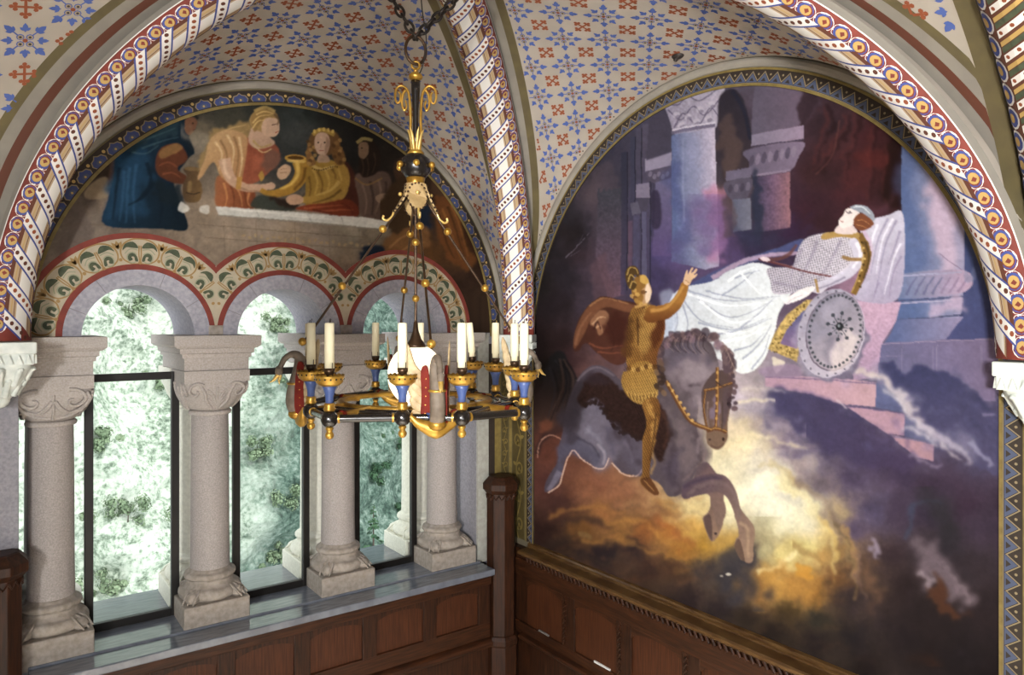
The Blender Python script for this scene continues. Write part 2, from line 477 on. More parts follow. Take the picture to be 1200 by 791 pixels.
M_inner = mat('room_plaster', '#a89c8a', '#988c7a', rough=.9, scale=4)
mb = MB(); mb.box(-9.2, .4, -9.2, -9, -.05, 5.3); struct(mb.build('wall_back', M_inner), 'plain far wall of the room behind the viewpoint', 'wall')
mb = MB(); mb.box(-9.2, -9, -9, .62, -.05, 5.3); mb.box(-9.2, -3.85, .0, .62, -.05, 5.3); struct(mb.build('wall_side', M_inner), 'plain wall of the room on the far left', 'wall')

# small dark fitting in the vault over the mural
def findpt(cell, px, py):
    best = None
    for s in np.arange(-2.2, 2.2, .02):
        for x in np.arange(.05, 1.6, .02):
            p = chart(cell, s, x, 0)
            if p is None: continue
            q = ref(*p); e = (q[0]-px)**2+(q[1]-py)**2
            if best is None or e < best[0]: best = (e, p)
    return best[1]
p = findpt(CELLS[1], 794, 65)
mb = MB(); mb.ball((0, 0, 0), .042, 14, sc=(.75, 1, .45)); mb.tube([(0, 0, 0), (-.012, .012, -.03)], .012, 6)
tag(mb.build('vault_fitting', mat('fitting_dark', '#2b2420', rough=.6), loc=tuple(p)), 'small dark oval fitting on the vault above the large mural', 'fitting')
M_btan = mat('border_tan', '#85765a', rough=.8)
# ------------------------------------------------------------------ painted borders on the walls
def right(a, z, d): return (-d, a, z)
def arch_chart(wall, c, R, z0, zlow, flip=1):
    leg = z0-zlow
    def f(s, u, d):                     # s along the inner edge, u outward
        if s < leg: return wall(c-flip*(R+u), zlow+s, d)
        if s > leg+PI*R: return wall(c+flip*(R+u), z0-(s-leg-PI*R), d)
        t = (s-leg)/R
        return wall(c-flip*(R+u)*math.cos(t), z0+(R+u)*math.sin(t), d)
    return f, 2*leg+PI*R
def band(mb, f, s0, s1, u0, u1, d, mi, n=120, thick=None, smooth=False):
    ss = linspace(s0, s1, n)
    V = [f(s, u, d) for s in ss for u in (u0, u1)]
    mb.add(V, [(2*i, 2*i+1, 2*i+3, 2*i+2) for i in range(n-1)], mi, smooth)
    if thick is not None:
        V = [f(s, u0, q) for s in ss for q in (thick, d)]
        mb.add(V, [(2*i, 2*i+1, 2*i+3, 2*i+2) for i in range(n-1)], mi, smooth)
        V = [f(s, u1, q) for s in ss for q in (thick, d)]
        mb.add(V, [(2*i, 2*i+1, 2*i+3, 2*i+2) for i in range(n-1)], mi, smooth)
def moulding(mb, f, s0, s1, prof, mi, n=120):      # prof: list of (u, d)
    mb.grid(lambda s, j: f(s, *prof[j]), linspace(s0, s1, n), list(range(len(prof))), mi, False)

# mural wall: zig-zag border and grey roll
f, tot = arch_chart(right, RC, RR, RZ, 1.12, flip=-1)
mb = MB(); mats = [M_darkbr, M_gilt, M_btan, M_steel, M_olive, M_grey]
band(mb, f, 0, tot, 0, .095, .014, 0, 240, thick=0)
band(mb, f, 0, tot, -.004, .010, .017, 1, 240); band(mb, f, 0, tot, .085, .098, .017, 1, 240)
band(mb, f, 0, tot, .0105, .0135, .0155, 2, 240)
nz = int(tot/.078); st = tot/nz
for i in range(nz):
    s0 = i*st
    flat(mb, f, [(s0, .016), (s0+st/2, .066), (s0+st, .016)], 3, .0155)
    for sg in (0, 1):
        a, b = (s0, s0+st/2) if sg == 0 else (s0+st, s0+st/2)
        flat(mb, f, [(a, .020), (b, .070), (b, .078), (a, .028)], 2, .0165)
    flat(mb, f, [(s0+st*.3, .022), (s0+st/2, .042), (s0+st*.7, .022)], 0, .0165)
    flat(mb, f, [(p[0]+s0, p[1]) for p in circ(0, .060, .0065, 6)], 2, .0165)
leg = RZ-1.12
moulding(mb, f, leg-.12, tot-leg+.12, [(.098, .006), (.104, .02), (.118, .03), (.136, .032), (.150, .024), (.156, .006)], 5, 160)
band(mb, f, leg-.12, tot-leg+.12, .156, .190, .012, 4, 160, thick=-.01)
struct(mb.build('trim_4', mats, fixn=False), 'brown arched border with zig-zag line around the large mural', 'border')

# vertical ornament strips in the corner and beyond the mural
def scroll_strip(mb, wall, a0, a1, z0, z1, d, base, line, edge):
    band(mb, lambda s, u, dd: wall(u, s, dd), z0, z1, a0, a1, d, base, 2)
    w = a1-a0; e = w*.09
    for x in (a0+e*.5, a1-e*.5): band(mb, lambda s, u, dd: wall(u, s, dd), z0, z1, x-e/2, x+e/2, d+.002, edge, 2)
    n = max(2, int((z1-z0)/(w*1.1))); st = (z1-z0)/n; c = (a0+a1)/2
    wave = [(c+w*.16*math.sin(PI*(z-z0)/st), z) for z in linspace(z0, z1, n*10)]
    ringstrip(mb, lambda a, b, l: wall(a, b, l), wave, w*.07, line, lift=d+.002)
    for i in range(n):
        sg = 1 if i % 2 == 0 else -1
        sp = [(c-sg*w*.10+sg*w*(.24-.030*t)*math.cos(t*1.0+.4), z0+(i+.5)*st+w*(.30-.032*t)*math.sin(t*1.0+.4)) for t in linspace(0, 6.5, 22)]
        ringstrip(mb, lambda a, b, l: wall(a, b, l), sp, w*.085, line, lift=d+.003)
        flat(mb, lambda a, b, l: wall(a, b, l), rot2(leafpoly(0, w*.34, w*.09, 0), sg*.9+PI/2, (c+sg*w*.1, z0+(i+.3)*st)), line, d+.003)
        flat(mb, lambda a, b, l: wall(a, b, l), rot2(leafpoly(0, w*.30, w*.08, 0), -sg*1.2+PI/2, (c+sg*w*.12, z0+(i+.62)*st)), line, d+.003)
mb = MB()
scroll_strip(mb, right, -.200, -.010, 1.12, 2.72, .010, 0, 1, 2)
band(mb, lambda s, u, dd: right(u, s, dd), 1.12, 2.72, -.232, -.200, .011, 2, 2)
struct(mb.build('trim_5', [mat('ornament_ground', '#4d4120', '#43391d', rough=.6, scale=30), M_gilt, M_olive], fixn=False),
       'gilded scroll strip on mural wall beside the corner post', 'border')
mb = MB()
scroll_strip(mb, left, -.125, -.040, 1.0, 2.72, .010, 0, 1, 2)
for a0, a1, mi in ((-.04, -.0, 1), (-.185, -.125, 1), (-.25, -.185, 3)): band(mb, lambda s, u, dd: left(u, s, dd), 1.0, 2.72, a0, a1, .011, mi, 2)
struct(mb.build('trim_6', [mat('ornament_ground', '#4d4120'), M_gilt, M_olive, M_darkbr], fixn=False),
       'gilded scroll strip on window wall beside the corner post', 'border')
mb = MB()
scroll_strip(mb, right, -3.99, -3.70, 1.12, 2.6, .010, 0, 1, 2)
struct(mb.build('trim_7', [mat('ornament_ground', '#4d4120'), M_gilt, M_olive], fixn=False), 'gilded scroll strip on mural wall at the right edge', 'border')

# lunette border: blue hearts on brown
f, tot = arch_chart(left, LC, LR, LZ, LZ-.03)
mb = MB(); mats = [M_darkbr, M_gilt, M_btan, mat('heart_blue', '#333f70', rough=.7), M_olive, M_grey, M_ochre, M_steel]
band(mb, f, 0, tot, 0, .092, .014, 0, 160, thick=0)
band(mb, f, 0, tot, -.012, .006, .017, 1, 160); band(mb, f, 0, tot, .084, .092, .017, 4, 160)
nz = int(tot/.118); st = tot/nz
wv = [(s, .046-.024*math.cos(2*PI*s/st)) for s in linspace(0, tot, nz*12)]
for i in range(nz):
    s0 = (i+.5)*st
    q = [(s0+.043*math.cos(t), .036+.030*math.sin(t)) for t in linspace(0, 2*PI, 15)[:-1]]
    q2 = [(s0-.038, .012), (s0-.046, .030), (s0-.034, .050), (s0-.014, .054), (s0, .066), (s0+.014, .054), (s0+.034, .050), (s0+.046, .030), (s0+.038, .012)]
    flat(mb, f, rot2(q2, 0, (s0, .036), 1.12) if 0 else [(s0+(a-s0)*1.15, .010+(b-.010)*1.12) for a, b in q2], 2, .0155)
    flat(mb, f, q2, 3, .0165)
    flat(mb, f, [(s0-.02, .016), (s0-.02, .034), (s0, .042), (s0+.02, .034), (s0+.02, .016)], 7, .0172)
    flat(mb, f, circ(s0, .026, .007, 6), 6, .018)
    flat(mb, f, circ(i*st, .056, .010, 8), 6, .0165)
moulding(mb, f, 0, tot, [(.092, .006), (.098, .02), (.112, .03), (.128, .032), (.142, .024), (.148, .006)], 5, 120)
band(mb, f, 0, tot, .148, .178, .012, 4, 120, thick=-.01)
struct(mb.build('trim_8', mats, fixn=False), 'brown arched border with blue hearts around the lunette mural', 'border')

# ------------------------------------------------------------------ window arches: stone ring and painted leaf scroll
def wa(ax): return lambda s, u, d: (ax-(AR+u)*math.cos(s), -d, ASP+(AR+u)*math.sin(s))
mb = MB()
for ai, ax in enumerate(ARX):
    g = wa(ax)
    band(mb, g, 0, PI, -.004, ARO-AR, .016, 0, 64, thick=-.618)
    for t in (.42, .95, 1.57+.35, 2.55):               # joints between the voussoirs
        band(mb, g, t-.006, t+.006, 0.002, ARO-AR, .0166, 1, 2)
struct(mb.build('trim_9', [mat('ring_stone', '#a19fa8', '#8b8a94', rough=.8, scale=45, bump=.12), mat('joint_grey', '#7d7a80', rough=.9)], fixn=False),
       'pale stone voussoir rings around the three window arches', 'arch ring')
SO = .622                                              # outer radius of the scroll band
def clipV(ai):
    lo, hi = .0, PI
    return lo, hi
mb = MB(); mats = [M_cream, M_red, M_green, M_leafoch, M_sage, M_tan]
half = math.acos(.44/SO)
def inb(ai, s, r):                                     # keep every band on its own side of the valley between two arches
    x = ARX[ai]-r*math.cos(s)
    if ai > 0 and x < (ARX[ai]+ARX[ai-1])/2-.0005: return False
    if ai < 2 and x > (ARX[ai]+ARX[ai+1])/2+.0005: return False
    return True
for ai, ax in enumerate(ARX):
    g = wa(ax)
    xl = (ax+ARX[ai-1])/2 if ai > 0 else -9; xr = (ax+ARX[ai+1])/2 if ai < 2 else 9
    def gc(s, u, d):
        x, y, z = g(s, u, d); return (min(max(x, xl), xr), y, z)
    ss = linspace(0, PI, 97)
    band(mb, gc, 0, PI, ARO-AR, SO-AR, .006, 0, 97)
    band(mb, g, 0, PI, ARO-AR, ARO-AR+.034, .009, 1, 64)
    lo = half if ai > 0 else 0; hi = PI-half if ai < 2 else PI
    r0 = SO-.033-AR
    lo2 = math.acos(.44/(SO-.033)) if ai > 0 else 0; hi2 = PI-math.acos(.44/(SO-.033)) if ai < 2 else PI
    band(mb, gc, min(lo, lo2), max(hi, hi2), r0, SO-AR, .009, 1, 64)
    rm = .511; n = 7; ms = 1.14
    for i in range(n):
        t0 = PI*(i+.5)/n
        def h(a, b, l, t0=t0): return g(t0-a*ms/rm, rm-AR+b*ms, l)
        def ok(poly): return all(inb(ai, t0-a*ms/rm, rm+b*ms) for a, b in poly)
        def put(poly, mi, l):
            if ok(poly): flat(mb, h, poly, mi, l)
        def line(path, w, mi, l):
            if ok(path): ringstrip(mb, h, path, w, mi, lift=l)
        heart = spline([(0, -.066), (-.040, -.066), (-.084, -.04), (-.092, .004), (-.070, .042), (-.035, .062), (0, .066), (.035, .062), (.070, .042), (.092, .004), (.084, -.04), (.040, -.066)], 4, True)
        line(heart+[heart[0]], .008, 3, .0085)
        for sg in (-1, 1):
            put([(sg*a, b) for a, b in spline([(.008, .018), (.03, .050), (.066, .040), (.082, .008), (.062, .022), (.036, .018)], 3, True)], 2, .008)
            put([(sg*a, b) for a, b in spline([(.010, -.052), (.020, -.020), (.046, -.008), (.066, -.026), (.058, -.050), (.038, -.044), (.044, -.030), (.030, -.030), (.026, -.052)], 3, True)], 2, .008)
            line([(sg*(.040+.026*math.cos(q)), -.034+.028*math.sin(q)) for q in linspace(-2.4, 2.6, 12)], .006, 4, .009)
            line([(sg*a, b) for a, b in spline([(0, -.06), (.006, -.02), (.004, .03)], 4)], .006, 3, .0088)
            line([(sg*a, b) for a, b in spline([(.012, .006), (.046, .012), (.074, -.010)], 4)], .005, 4, .0088)
        put(circ(0, -.060, .010, 8), 3, .0092)
        if i < n-1:                                    # ochre leaf between two hearts
            def h2(a, b, l, t1=PI*(i+1)/n): return g(t1-a/rm, rm-AR+b, l)
            for q in (-.5, 0, .5):
                pl = rot2(leafpoly(0, .052, .010, PI/2), q, (0, .018))
                if all(inb(ai, PI*(i+1)/n-a/rm, rm+b) for a, b in pl): flat(mb, h2, pl, 3, .0082)
            pl = circ(0, -.045, .011, 8)
            flat(mb, h2, pl, 3, .0082)
struct(mb.build('trim_10', mats, fixn=False), 'cream painted band of dark green leaf scrolls over the window arches', 'border')
# ------------------------------------------------------------------ double columns of the window arcade
def carve(mb, w, kind, face, z0, z1, r0):
    """raised scrolls on one face of a capital; face 0..3 = -y, +x, +y, -x"""
    def put(a, t):                       # a: -1..1 across, t: 0..1 up the bell -> point on the bell's surface
        hw = bell(t, w, r0)[0]
        p = (a*hw, -hw-.002*1, z0+(z1-z0)*t)
        # round the face towards the shaft at the bottom
        k = 1-t
        y = -math.sqrt(max(hw*hw-(a*hw*min(1, k*1.1))**2, 1e-6))*1.0-.001
        c, s = math.cos(face*PI/2), math.sin(face*PI/2)
        return (p[0]*c-y*s, p[0]*s+y*c, p[2])
    for sg in (-1, 1):
        if kind == 0:                    # two large volutes joined below
            sp = [(sg*(.52+(.40-.058*q)*math.cos(-q+1.9)), .62+(.34-.050*q)*math.sin(-q+1.9)) for q in linspace(0, 6.3, 30)]
            mb.tube([put(a, min(max(t, .02), .97)) for a, t in sp], linspace(.013, .007, 30), 6)
            sp = [(sg*a, t) for a, t in spline([(.08, .10), (.45, .14), (.80, .34), (.93, .62), (.84, .86)], 5)]
            mb.tube([put(a, t) for a, t in sp], .012, 6)
            sp = [(sg*a, t) for a, t in spline([(.05, .62), (.22, .40), (.48, .26), (.70, .32)], 5)]
            mb.tube([put(a, t) for a, t in sp], .009, 6)
            mb.tube([put(sg*a, t) for a, t in spline([(.30, .28), (.12, .44), (.02, .62)], 4)], .009, 6)
        else:                            # corner curls with palm leaves between
            sp = [(sg*(.66+(.30-.045*q)*math.cos(-q+2.4)), .66+(.30-.044*q)*math.sin(-q+2.4)) for q in linspace(0, 6.0, 28)]
            mb.tube([put(a, min(max(t, .02), .97)) for a, t in sp], linspace(.012, .006, 28), 6)
            sp = [(sg*a, t) for a, t in spline([(.10, .04), (.34, .30), (.40, .62), (.56, .92)], 5)]
            mb.tube([put(a, min(t, .97)) for a, t in sp], .011, 6)
            for q in range(3):
                sp = [(sg*a, t) for a, t in spline([(.03, .06+.10*q), (.16, .30+.14*q), (.30, .42+.15*q)], 4)]
                mb.tube([put(a, t) for a, t in sp], linspace(.011, .005, len(sp)), 6)
    mb.tube([put(0, t) for t in linspace(.04, .80, 8)], .008, 6)
def bell(t, w, r0):                      # half width of the capital at height t, and how square it is
    q = min(1, t*1.28)
    hw = r0+(w-r0)*(1-(1-q)**2.0)**.75
    return hw, q
def column(x, y, lab, kind, group, pale=False, carved=True):
    sm = M_stone if not pale else mat('daylit_stone', '#dedccf', '#cfcdc0', rough=.75, scale=40)  # outer columns: paler copy of the stone, daylight put into its colour
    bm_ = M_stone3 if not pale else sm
    t = thing('stone_column', lab, 'column', (x, y, .962), 0, group)
    Z = lambda z: z-.962
    mb = MB(); mb.box(-.20, .20, -.20, .20, 0, Z(1.12)); mb.build('plinth', bm_, t, bevel=.008)
    prof = [(.0, Z(1.12)), (.165, Z(1.12))]
    prof += [(.163+.030*math.cos(a), Z(1.158)+.038*math.sin(a)) for a in linspace(-PI/2, PI/2, 9)]
    prof += [(.158, Z(1.203)), (.146, Z(1.214)), (.141, Z(1.228)), (.146, Z(1.240))]
    prof += [(.135+.024*math.cos(a), Z(1.262)+.022*math.sin(a)) for a in linspace(-PI/2, PI/2, 8)]
    prof += [(.130, Z(1.290)), (.122, Z(1.305)), (0, Z(1.305))]
    mb = MB(); mb.lathe(prof, n=36, cap=False)
    base = mb.build('base', bm_, t)
    for a in range(4):                   # corner leaves of the plinth
        d = PI/4+a*PI/2; m2 = MB()
        for q in (-.20, 0, .20):
            pts = [(r*math.cos(d+q*(1.0-abs(r-.19)*5)), r*math.sin(d+q*(1.0-abs(r-.19)*5)), Z(z)) for r, z in ((.160, 1.193), (.190, 1.182), (.218, 1.158), (.246, 1.130))]
            m2.tube(spline(pts, 3), linspace(.010, .006, 10), 6)
        m2.ball((.190*math.cos(d), .190*math.sin(d), Z(1.150)), .044, 14, sc=(1, 1, .85))
        m2.build('spur_leaf', bm_, base)
    mb = MB(); mb.lathe([(.1215, Z(1.30)), (.1185, Z(1.5)), (.1165, Z(2.0)), (.113, Z(2.30))], n=32, cap=True); mb.build('shaft', sm, t)
    mb = MB()
    mb.lathe([(.100, Z(2.295))]+[(.118+.014*math.cos(a), Z(2.312)+.016*math.sin(a)) for a in linspace(-PI/2, PI/2, 8)]+[(.1, Z(2.33))], n=32)
    n = 40
    def cap_(t_, i):
        hw, q = bell(t_, .193, .115)
        a = 2*PI*i/n; c, s = math.cos(a), math.sin(a)
        sq = 1/max(abs(c), abs(s)); k = (q**2.2)
        r = hw*(1-k)+hw*min(sq, 1.32)*k
        return (r*c, r*s, Z(2.33+.195*t_))
    mb.grid(cap_, linspace(0, 1, 14), list(range(n)), 0, True, closev=True)
    mb.box(-.198, .198, -.198, .198, Z(2.515), Z(2.590))
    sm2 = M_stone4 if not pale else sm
    cp = mb.build('capital', sm2, t)
    if carved:
        m2 = MB()
        for fc in range(4): carve(m2, .193, kind, fc, Z(2.33), Z(2.525), .115)
        m2.build('scroll_carving', sm2, cp)
    return t
LABF = ['stout pinkish stone column with two large volutes at the left end of the window arcade',
        'pinkish stone column with carved leaf capital between the left and middle windows',
        'pinkish stone column with its capital behind the candles, between the middle and right windows',
        'pinkish stone column at the right end of the arcade beside the corner post']
LABB = ['pale daylit outer column standing behind the leftmost column',
        'pale daylit outer column standing behind the column between left and middle windows',
        'pale daylit outer column standing behind the column between middle and right windows',
        'pale daylit outer column standing behind the rightmost column']
for i, x in enumerate(COLX):
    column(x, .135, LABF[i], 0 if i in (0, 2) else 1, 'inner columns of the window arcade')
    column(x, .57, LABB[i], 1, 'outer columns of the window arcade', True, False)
# impost blocks over each pair of columns
LABI = ['moulded stone impost block over the leftmost column, beside the white bracket', 'moulded stone impost block between the left and middle window arches',
        'moulded stone impost block between the middle and right window arches', 'moulded stone impost block over the rightmost column, behind the lamp']
for i, x in enumerate(COLX):
    t = thing('impost_block', LABI[i], 'impost', (x, .29, 2.592), 0, 'imposts of the window arcade')
    prof = [(.0, .150), (.078, .150), (.080, .160), (.104, .161), (.110, .172), (.138, .173), (.142, .186), (.156, .199), (.160, .201), (.2205, .201)]
    prof = [(z, h) for z, h in prof]
    mb = MB()
    V = []
    for z, h in prof:
        a = h; b = h+.19
        V += [(-a*1.0, -b, z), (a, -b, z), (a, b, z), (-a, b, z)]
    V = [(vx*1.30 if abs(vx) > .1 else vx, vy, vz) for vx, vy, vz in V]
    F = [(0, 3, 2, 1)]+[(4*k+j, 4*k+(j+1) % 4, 4*k+4+(j+1) % 4, 4*k+4+j) for k in range(len(prof)-1) for j in range(4)]
    m_ = 4*(len(prof)-1); F.append((m_, m_+1, m_+2, m_+3))
    mb.add(V, F); mb.build('impost_moulding', M_stone4, t)
    if i in (1, 2):
        mb = MB(); mb.box(-.045, .045, -.31, -.262, .222, .285); mb.build('springer_block', M_stone3, t, bevel=.006)

# stone pilaster strips at both ends of the window wall
mb = MB(); mb.box(-3.70, -3.405, -.095, 0, .96, 2.80)
struct(mb.build('trim_11', M_stone2), 'grey stone pilaster strip left of the arcade', 'pilaster')
mb = MB(); mb.box(-.358, -.25, -.018, 0, .96, 2.80)
struct(mb.build('trim_12', mat('pale_strip', '#a5a59d', '#96958d', rough=.8, scale=30)), 'pale stone strip between the arcade and the corner', 'pilaster')

# carved white corner brackets that carry the ribs
def bracket(x, y, ztop, rz, label):
    t = thing('carved_bracket', label, 'bracket', (x, y, ztop-.30), rz, 'carved brackets under the vault ribs')
    mb = MB(); mb.box(-.155, .155, -.155, .17, .240, .300); mb.build('abacus', M_marble, t, bevel=.006)
    mb = MB(); mb.box(-.142, .142, -.142, .165, .185, .240)
    for i in range(7):                   # row of little carved teeth
        for fx in (0, 1, 2):
            a = -.120+.04*i
            if fx == 0: mb.prism([(a-.015, .190), (a+.015, .190), (a, .234)], lambda u, v, d: (u, -.142-d, v), .0, .014)
            elif fx == 1: mb.prism([(a-.015, .190), (a+.015, .190), (a, .234)], lambda u, v, d: (-.142-d, u, v), .0, .014)
            else: mb.prism([(a-.015, .190), (a+.015, .190), (a, .234)], lambda u, v, d: (.142+d, u, v), .0, .014)
    mb.build('tooth_band', M_marble, t)
    mb = MB(); n = 28
    def cp(t_, i):
        a = 2*PI*i/n; c, s = math.cos(a), math.sin(a)
        hw = .045+.088*math.sin(t_*PI/2)**.8; k = t_**2
        r = hw*(1-k)+hw*min(1/max(abs(c), abs(s)), 1.3)*k
        return (r*c, r*s+.03*(1-t_), .0+.185*t_)
    mb.grid(cp, linspace(0, 1, 10), list(range(n)), 0, True, closev=True)
    mb.ball((0, .03, .0), .048, 14)
    for i in range(10):                  # overlapping leaves
        for row in (0, 1):
            a = 2*PI*(i+.5*row)/10; r0, z0 = ((.085, .04) if row == 0 else (.115, .095))
            pts = [((r0+dr)*math.cos(a), (r0+dr)*math.sin(a)+.02*(1-row), z0+dz) for dr, dz in ((-.012, -.02), (.008, .02), (.024, .055), (.036, .066), (.040, .055))]
            mb.tube(spline(pts, 3), [.016]*4+[.020]*5+[.014]*4, 6, flat=.8)
    mb.build('leaf_bell', M_marble, t)
    return t
bracket(-3.49, -.27, 2.795, 0, 'white carved bracket under the rib at the left edge of the picture')
bracket(-.20, -.31, 2.80, -PI/4, 'carved bracket in the corner, mostly behind the chandelier candles')
bracket(-.075, -3.785, 2.738, -PI/2, 'white carved bracket under the rib at the right edge of the mural')

# iron window frames with glass
mg = bpy.data.materials.new('window_glass'); mg.use_nodes = True
nt = mg.node_tree; nt.nodes.clear()
out = nt.nodes.new('ShaderNodeOutputMaterial'); mx = nt.nodes.new('ShaderNodeMixShader')
tr = nt.nodes.new('ShaderNodeBsdfTransparent'); gl = nt.nodes.new('ShaderNodeBsdfGlossy'); fr = nt.nodes.new('ShaderNodeFresnel')
tr.inputs['Color'].default_value = (.97, .985, .975, 1); gl.inputs['Roughness'].default_value = .02; fr.inputs['IOR'].default_value = 1.2
nt.links.new(fr.outputs[0], mx.inputs[0]); nt.links.new(tr.outputs[0], mx.inputs[1]); nt.links.new(gl.outputs[0], mx.inputs[2]); nt.links.new(mx.outputs[0], out.inputs[0])
for i, ax in enumerate(ARX):
    t = thing('window_%d' % (i+1), ['tall black iron casement in the left window', 'tall black iron casement in the middle window', 'tall black iron casement in the right window'][i],
              'window', (ax, .25, .975)); t['kind'] = 'structure'
    a = .268; b = .048; z1 = 2.575-.975; mb = MB()
    mb.box(-a, -a+b, -.02, .02, 0, z1); mb.box(a-b, a, -.02, .02, 0, z1)
    mb.box(-a+b, a-b, -.02, .02, .0, b+.015); mb.box(-a+b, a-b, -.02, .02, z1-b, z1)
    mb.build('frame', M_iron, t, bevel=.004)
    mb = MB(); mb.box(-a+b, a-b, -.003, .003, b+.015, z1-b); mb.build('glass_pane', mg, t)
# ------------------------------------------------------------------ sill, panelling and corner posts
mb = MB()
mb.box(-3.36, -.36, -.075, .80, .945, .99); mb.box(-3.36, -.355, -.262, -.075, .93, .978)
sill = struct(mb.build('trim_13', M_sill, bevel=.006), 'long polished grey sill under the three windows', 'sill')

def post(x, y, label):
    t = thing('corner_post', label, 'post', (x, y, -.03), 0, 'octagonal wooden posts at the ends of the windows')
    oct_ = lambda r, z: [(r*math.cos(PI/8+k*PI/4), r*math.sin(PI/8+k*PI/4), z) for k in range(8)]
    def stack(levels):
        m2 = MB(); V = []
        for r, z in levels: V += oct_(r, z)
        n = len(levels)
        m2.add(V, [list(range(8))[::-1], [8*(n-1)+k for k in range(8)]]+[(8*i+k, 8*i+(k+1) % 8, 8*i+8+(k+1) % 8, 8*i+8+k) for i in range(n-1) for k in range(8)])
        return m2
    stack([(.118, 0), (.118, 1.57)]).build('shaft', M_wood, t, bevel=.004)
    stack([(.120, 1.565), (.140, 1.59), (.150, 1.60), (.150, 1.645), (.138, 1.66), (.105, 1.695), (.09, 1.70)]).build('cap', M_wood, t, bevel=.004)
    m2 = MB()
    for k in range(8):                   # carved zig-zag below the cap
        a0, a1 = PI/8+k*PI/4, PI/8+(k+1)*PI/4
        p, q = Vector((.121*math.cos(a0), .121*math.sin(a0), 0)), Vector((.121*math.cos(a1), .121*math.sin(a1), 0))
        for h in range(2):
            a, b = p.lerp(q, h/2), p.lerp(q, (h+1)/2); m = (a+b)/2
            m2.tube([(a.x, a.y, 1.558), (m.x, m.y, 1.522), (b.x, b.y, 1.558)], .006, 5, smooth=False)
    m2.build('carved_zigzag', M_wood, t)
    stack([(.140, 0), (.140, .37), (.148, .385), (.148, .42), (.128, .45)]).build('foot', M_wood, t, bevel=.004)
post(-.215, -.145, 'dark octagonal wooden post in the corner between window sill and mural')
post(-3.50, -.145, 'dark octagonal wooden post at the lower left edge of the picture')

# panelling under the windows
t = thing('wall_panelling', 'dark wooden panelling below the window sill', 'panelling', (-1.858, -.005, -.03))
mb = MB(); mb.box(-1.505, 1.505, -.16, .0, 0, .955); mb.build('backing', M_wood, t)
mb = MB(); mb.box(-1.505, 1.505, -.205, -.15, .875, .958); mb.build('top_rail', M_woodh, t, bevel=.006)
mb = MB()
mb.grid(lambda x, j: (x, [-.16, -.215, -.225, -.215, -.20, -.16][j], [.375, .39, .41, .43, .44, .455][j]), [-1.505, 1.505], list(range(6)), 0, False)
mb.build('lower_moulding', M_woodh, t)
mb = MB(); mb.box(-1.505, 1.505, -.185, -.155, .455, .575); mb.build('bottom_rail', M_woodh, t, bevel=.004)
n = 6; W = 2.90/n
for i in range(n+1):
    x = -1.45+i*W; mb = MB(); mb.box(x-.055, x+.055, -.186, -.155, .57, .88); mb.build('stile', M_wood, t, bevel=.004)
for i in range(n):
    x0 = -1.45+i*W+.05; x1 = x0+W-.10; mb = MB()
    arch = [(x0, .56), (x0, .80)]+[(x0+(x1-x0)*q, .80+.045*math.sin(PI*q)**.6) for q in linspace(.04, .96, 15)]+[(x1, .80), (x1, .56)]
    outer = [(x0, .885), (x1, .885)]
    mb.prism([(x0, .80)]+arch[2:-2]+[(x1, .80), (x1, .885), (x0, .885)], lambda a, b, d: (a, d, b), -.180, -.155)
    mb.build('arched_top', M_wood, t)
    mb = MB(); mb.box(x0, x1, -.168, -.150, .57, .86); mb.build('panel', M_woodp, t)

# panelling under the large mural
t = thing('wall_panelling', 'reddish wooden panelling with a deep rail below the large mural', 'panelling', (-.005, -.30, -.03))
L = -6.6
mb = MB(); mb.box(-.06, -.0, L, .27, 0, 1.10); mb.build('backing', M_wood, t)
mb = MB()                               # deep cap rail with a bead against the wall
pr = [(0, 1.155), (-.022, 1.150), (-.030, 1.138), (-.026, 1.124), (-.034, 1.118), (-.115, 1.112), (-.128, 1.104), (-.130, 1.088), (-.118, 1.080), (-.105, 1.076), (-.09, 1.06), (-.06, 1.05)]
mb.grid(lambda y, j: (pr[j][0], y, pr[j][1]), [L, .045], list(range(len(pr))), 0, False)
mb.build('cap_rail', M_rail, t)
mb = MB()                               # carved rope under the rail
nr = 150
for i in range(nr):
    y = -.01-i*.044
    if y < L: break
    mb.tube([(-.082, y, 1.066), (-.088, y-.03, 1.024)], .0135, 5)
mb.build('rope_moulding', M_wood, t)
mb = MB(); mb.box(-.083, -.055, L, .27, .90, 1.03); mb.build('top_rail', M_woodh, t, bevel=.004)
mb = MB(); mb.box(-.083, -.055, L, .27, .43, .525); mb.build('bottom_rail', M_woodh, t, bevel=.004)
pl = [(-.06, .455), (-.085, .45), (-.118, .44), (-.126, .425), (-.118, .41), (-.09, .40), (-.06, .37)]
mb = MB(); mb.grid(lambda y, j: (pl[j][0], y, pl[j][1]), [L, .045], list(range(len(pl))), 0, False); mb.build('lower_moulding', M_woodh, t)
y = -.015; k = 0
while y > L+.6:
    y1 = y-.43; mb = MB(); mb.box(-.068, -.052, y1-.01, y+.01, .50, .92); mb.build('panel', M_woodp, t)
    mb = MB()                           # shaped head of the panel
    q = [(y1, .915), (y1, .83)]+[(y1+(y-y1)*u, .83+.055*min(1, math.sin(PI*u)**.5)) for u in linspace(.05, .95, 13)]+[(y, .83), (y, .915)]
    mb.prism(q, lambda a, b, d: (d, a, b), -.082, -.055); mb.build('arched_top', M_woodh, t)
    mb = MB(); mb.box(-.084, -.055, y1-.142, y1-.002, .52, .905); st_ = mb.build('stile', M_wood, t, bevel=.004)
    mb = MB()
    for i in range(9):
        z = .54+i*.038
        mb.tube([(-.086, y1-.022, z), (-.092, y1-.034, z+.022), (-.086, y1-.046, z+.036)], .009, 5)
    mb.build('twisted_bead', M_wood, st_)
    y -= .572; k += 1
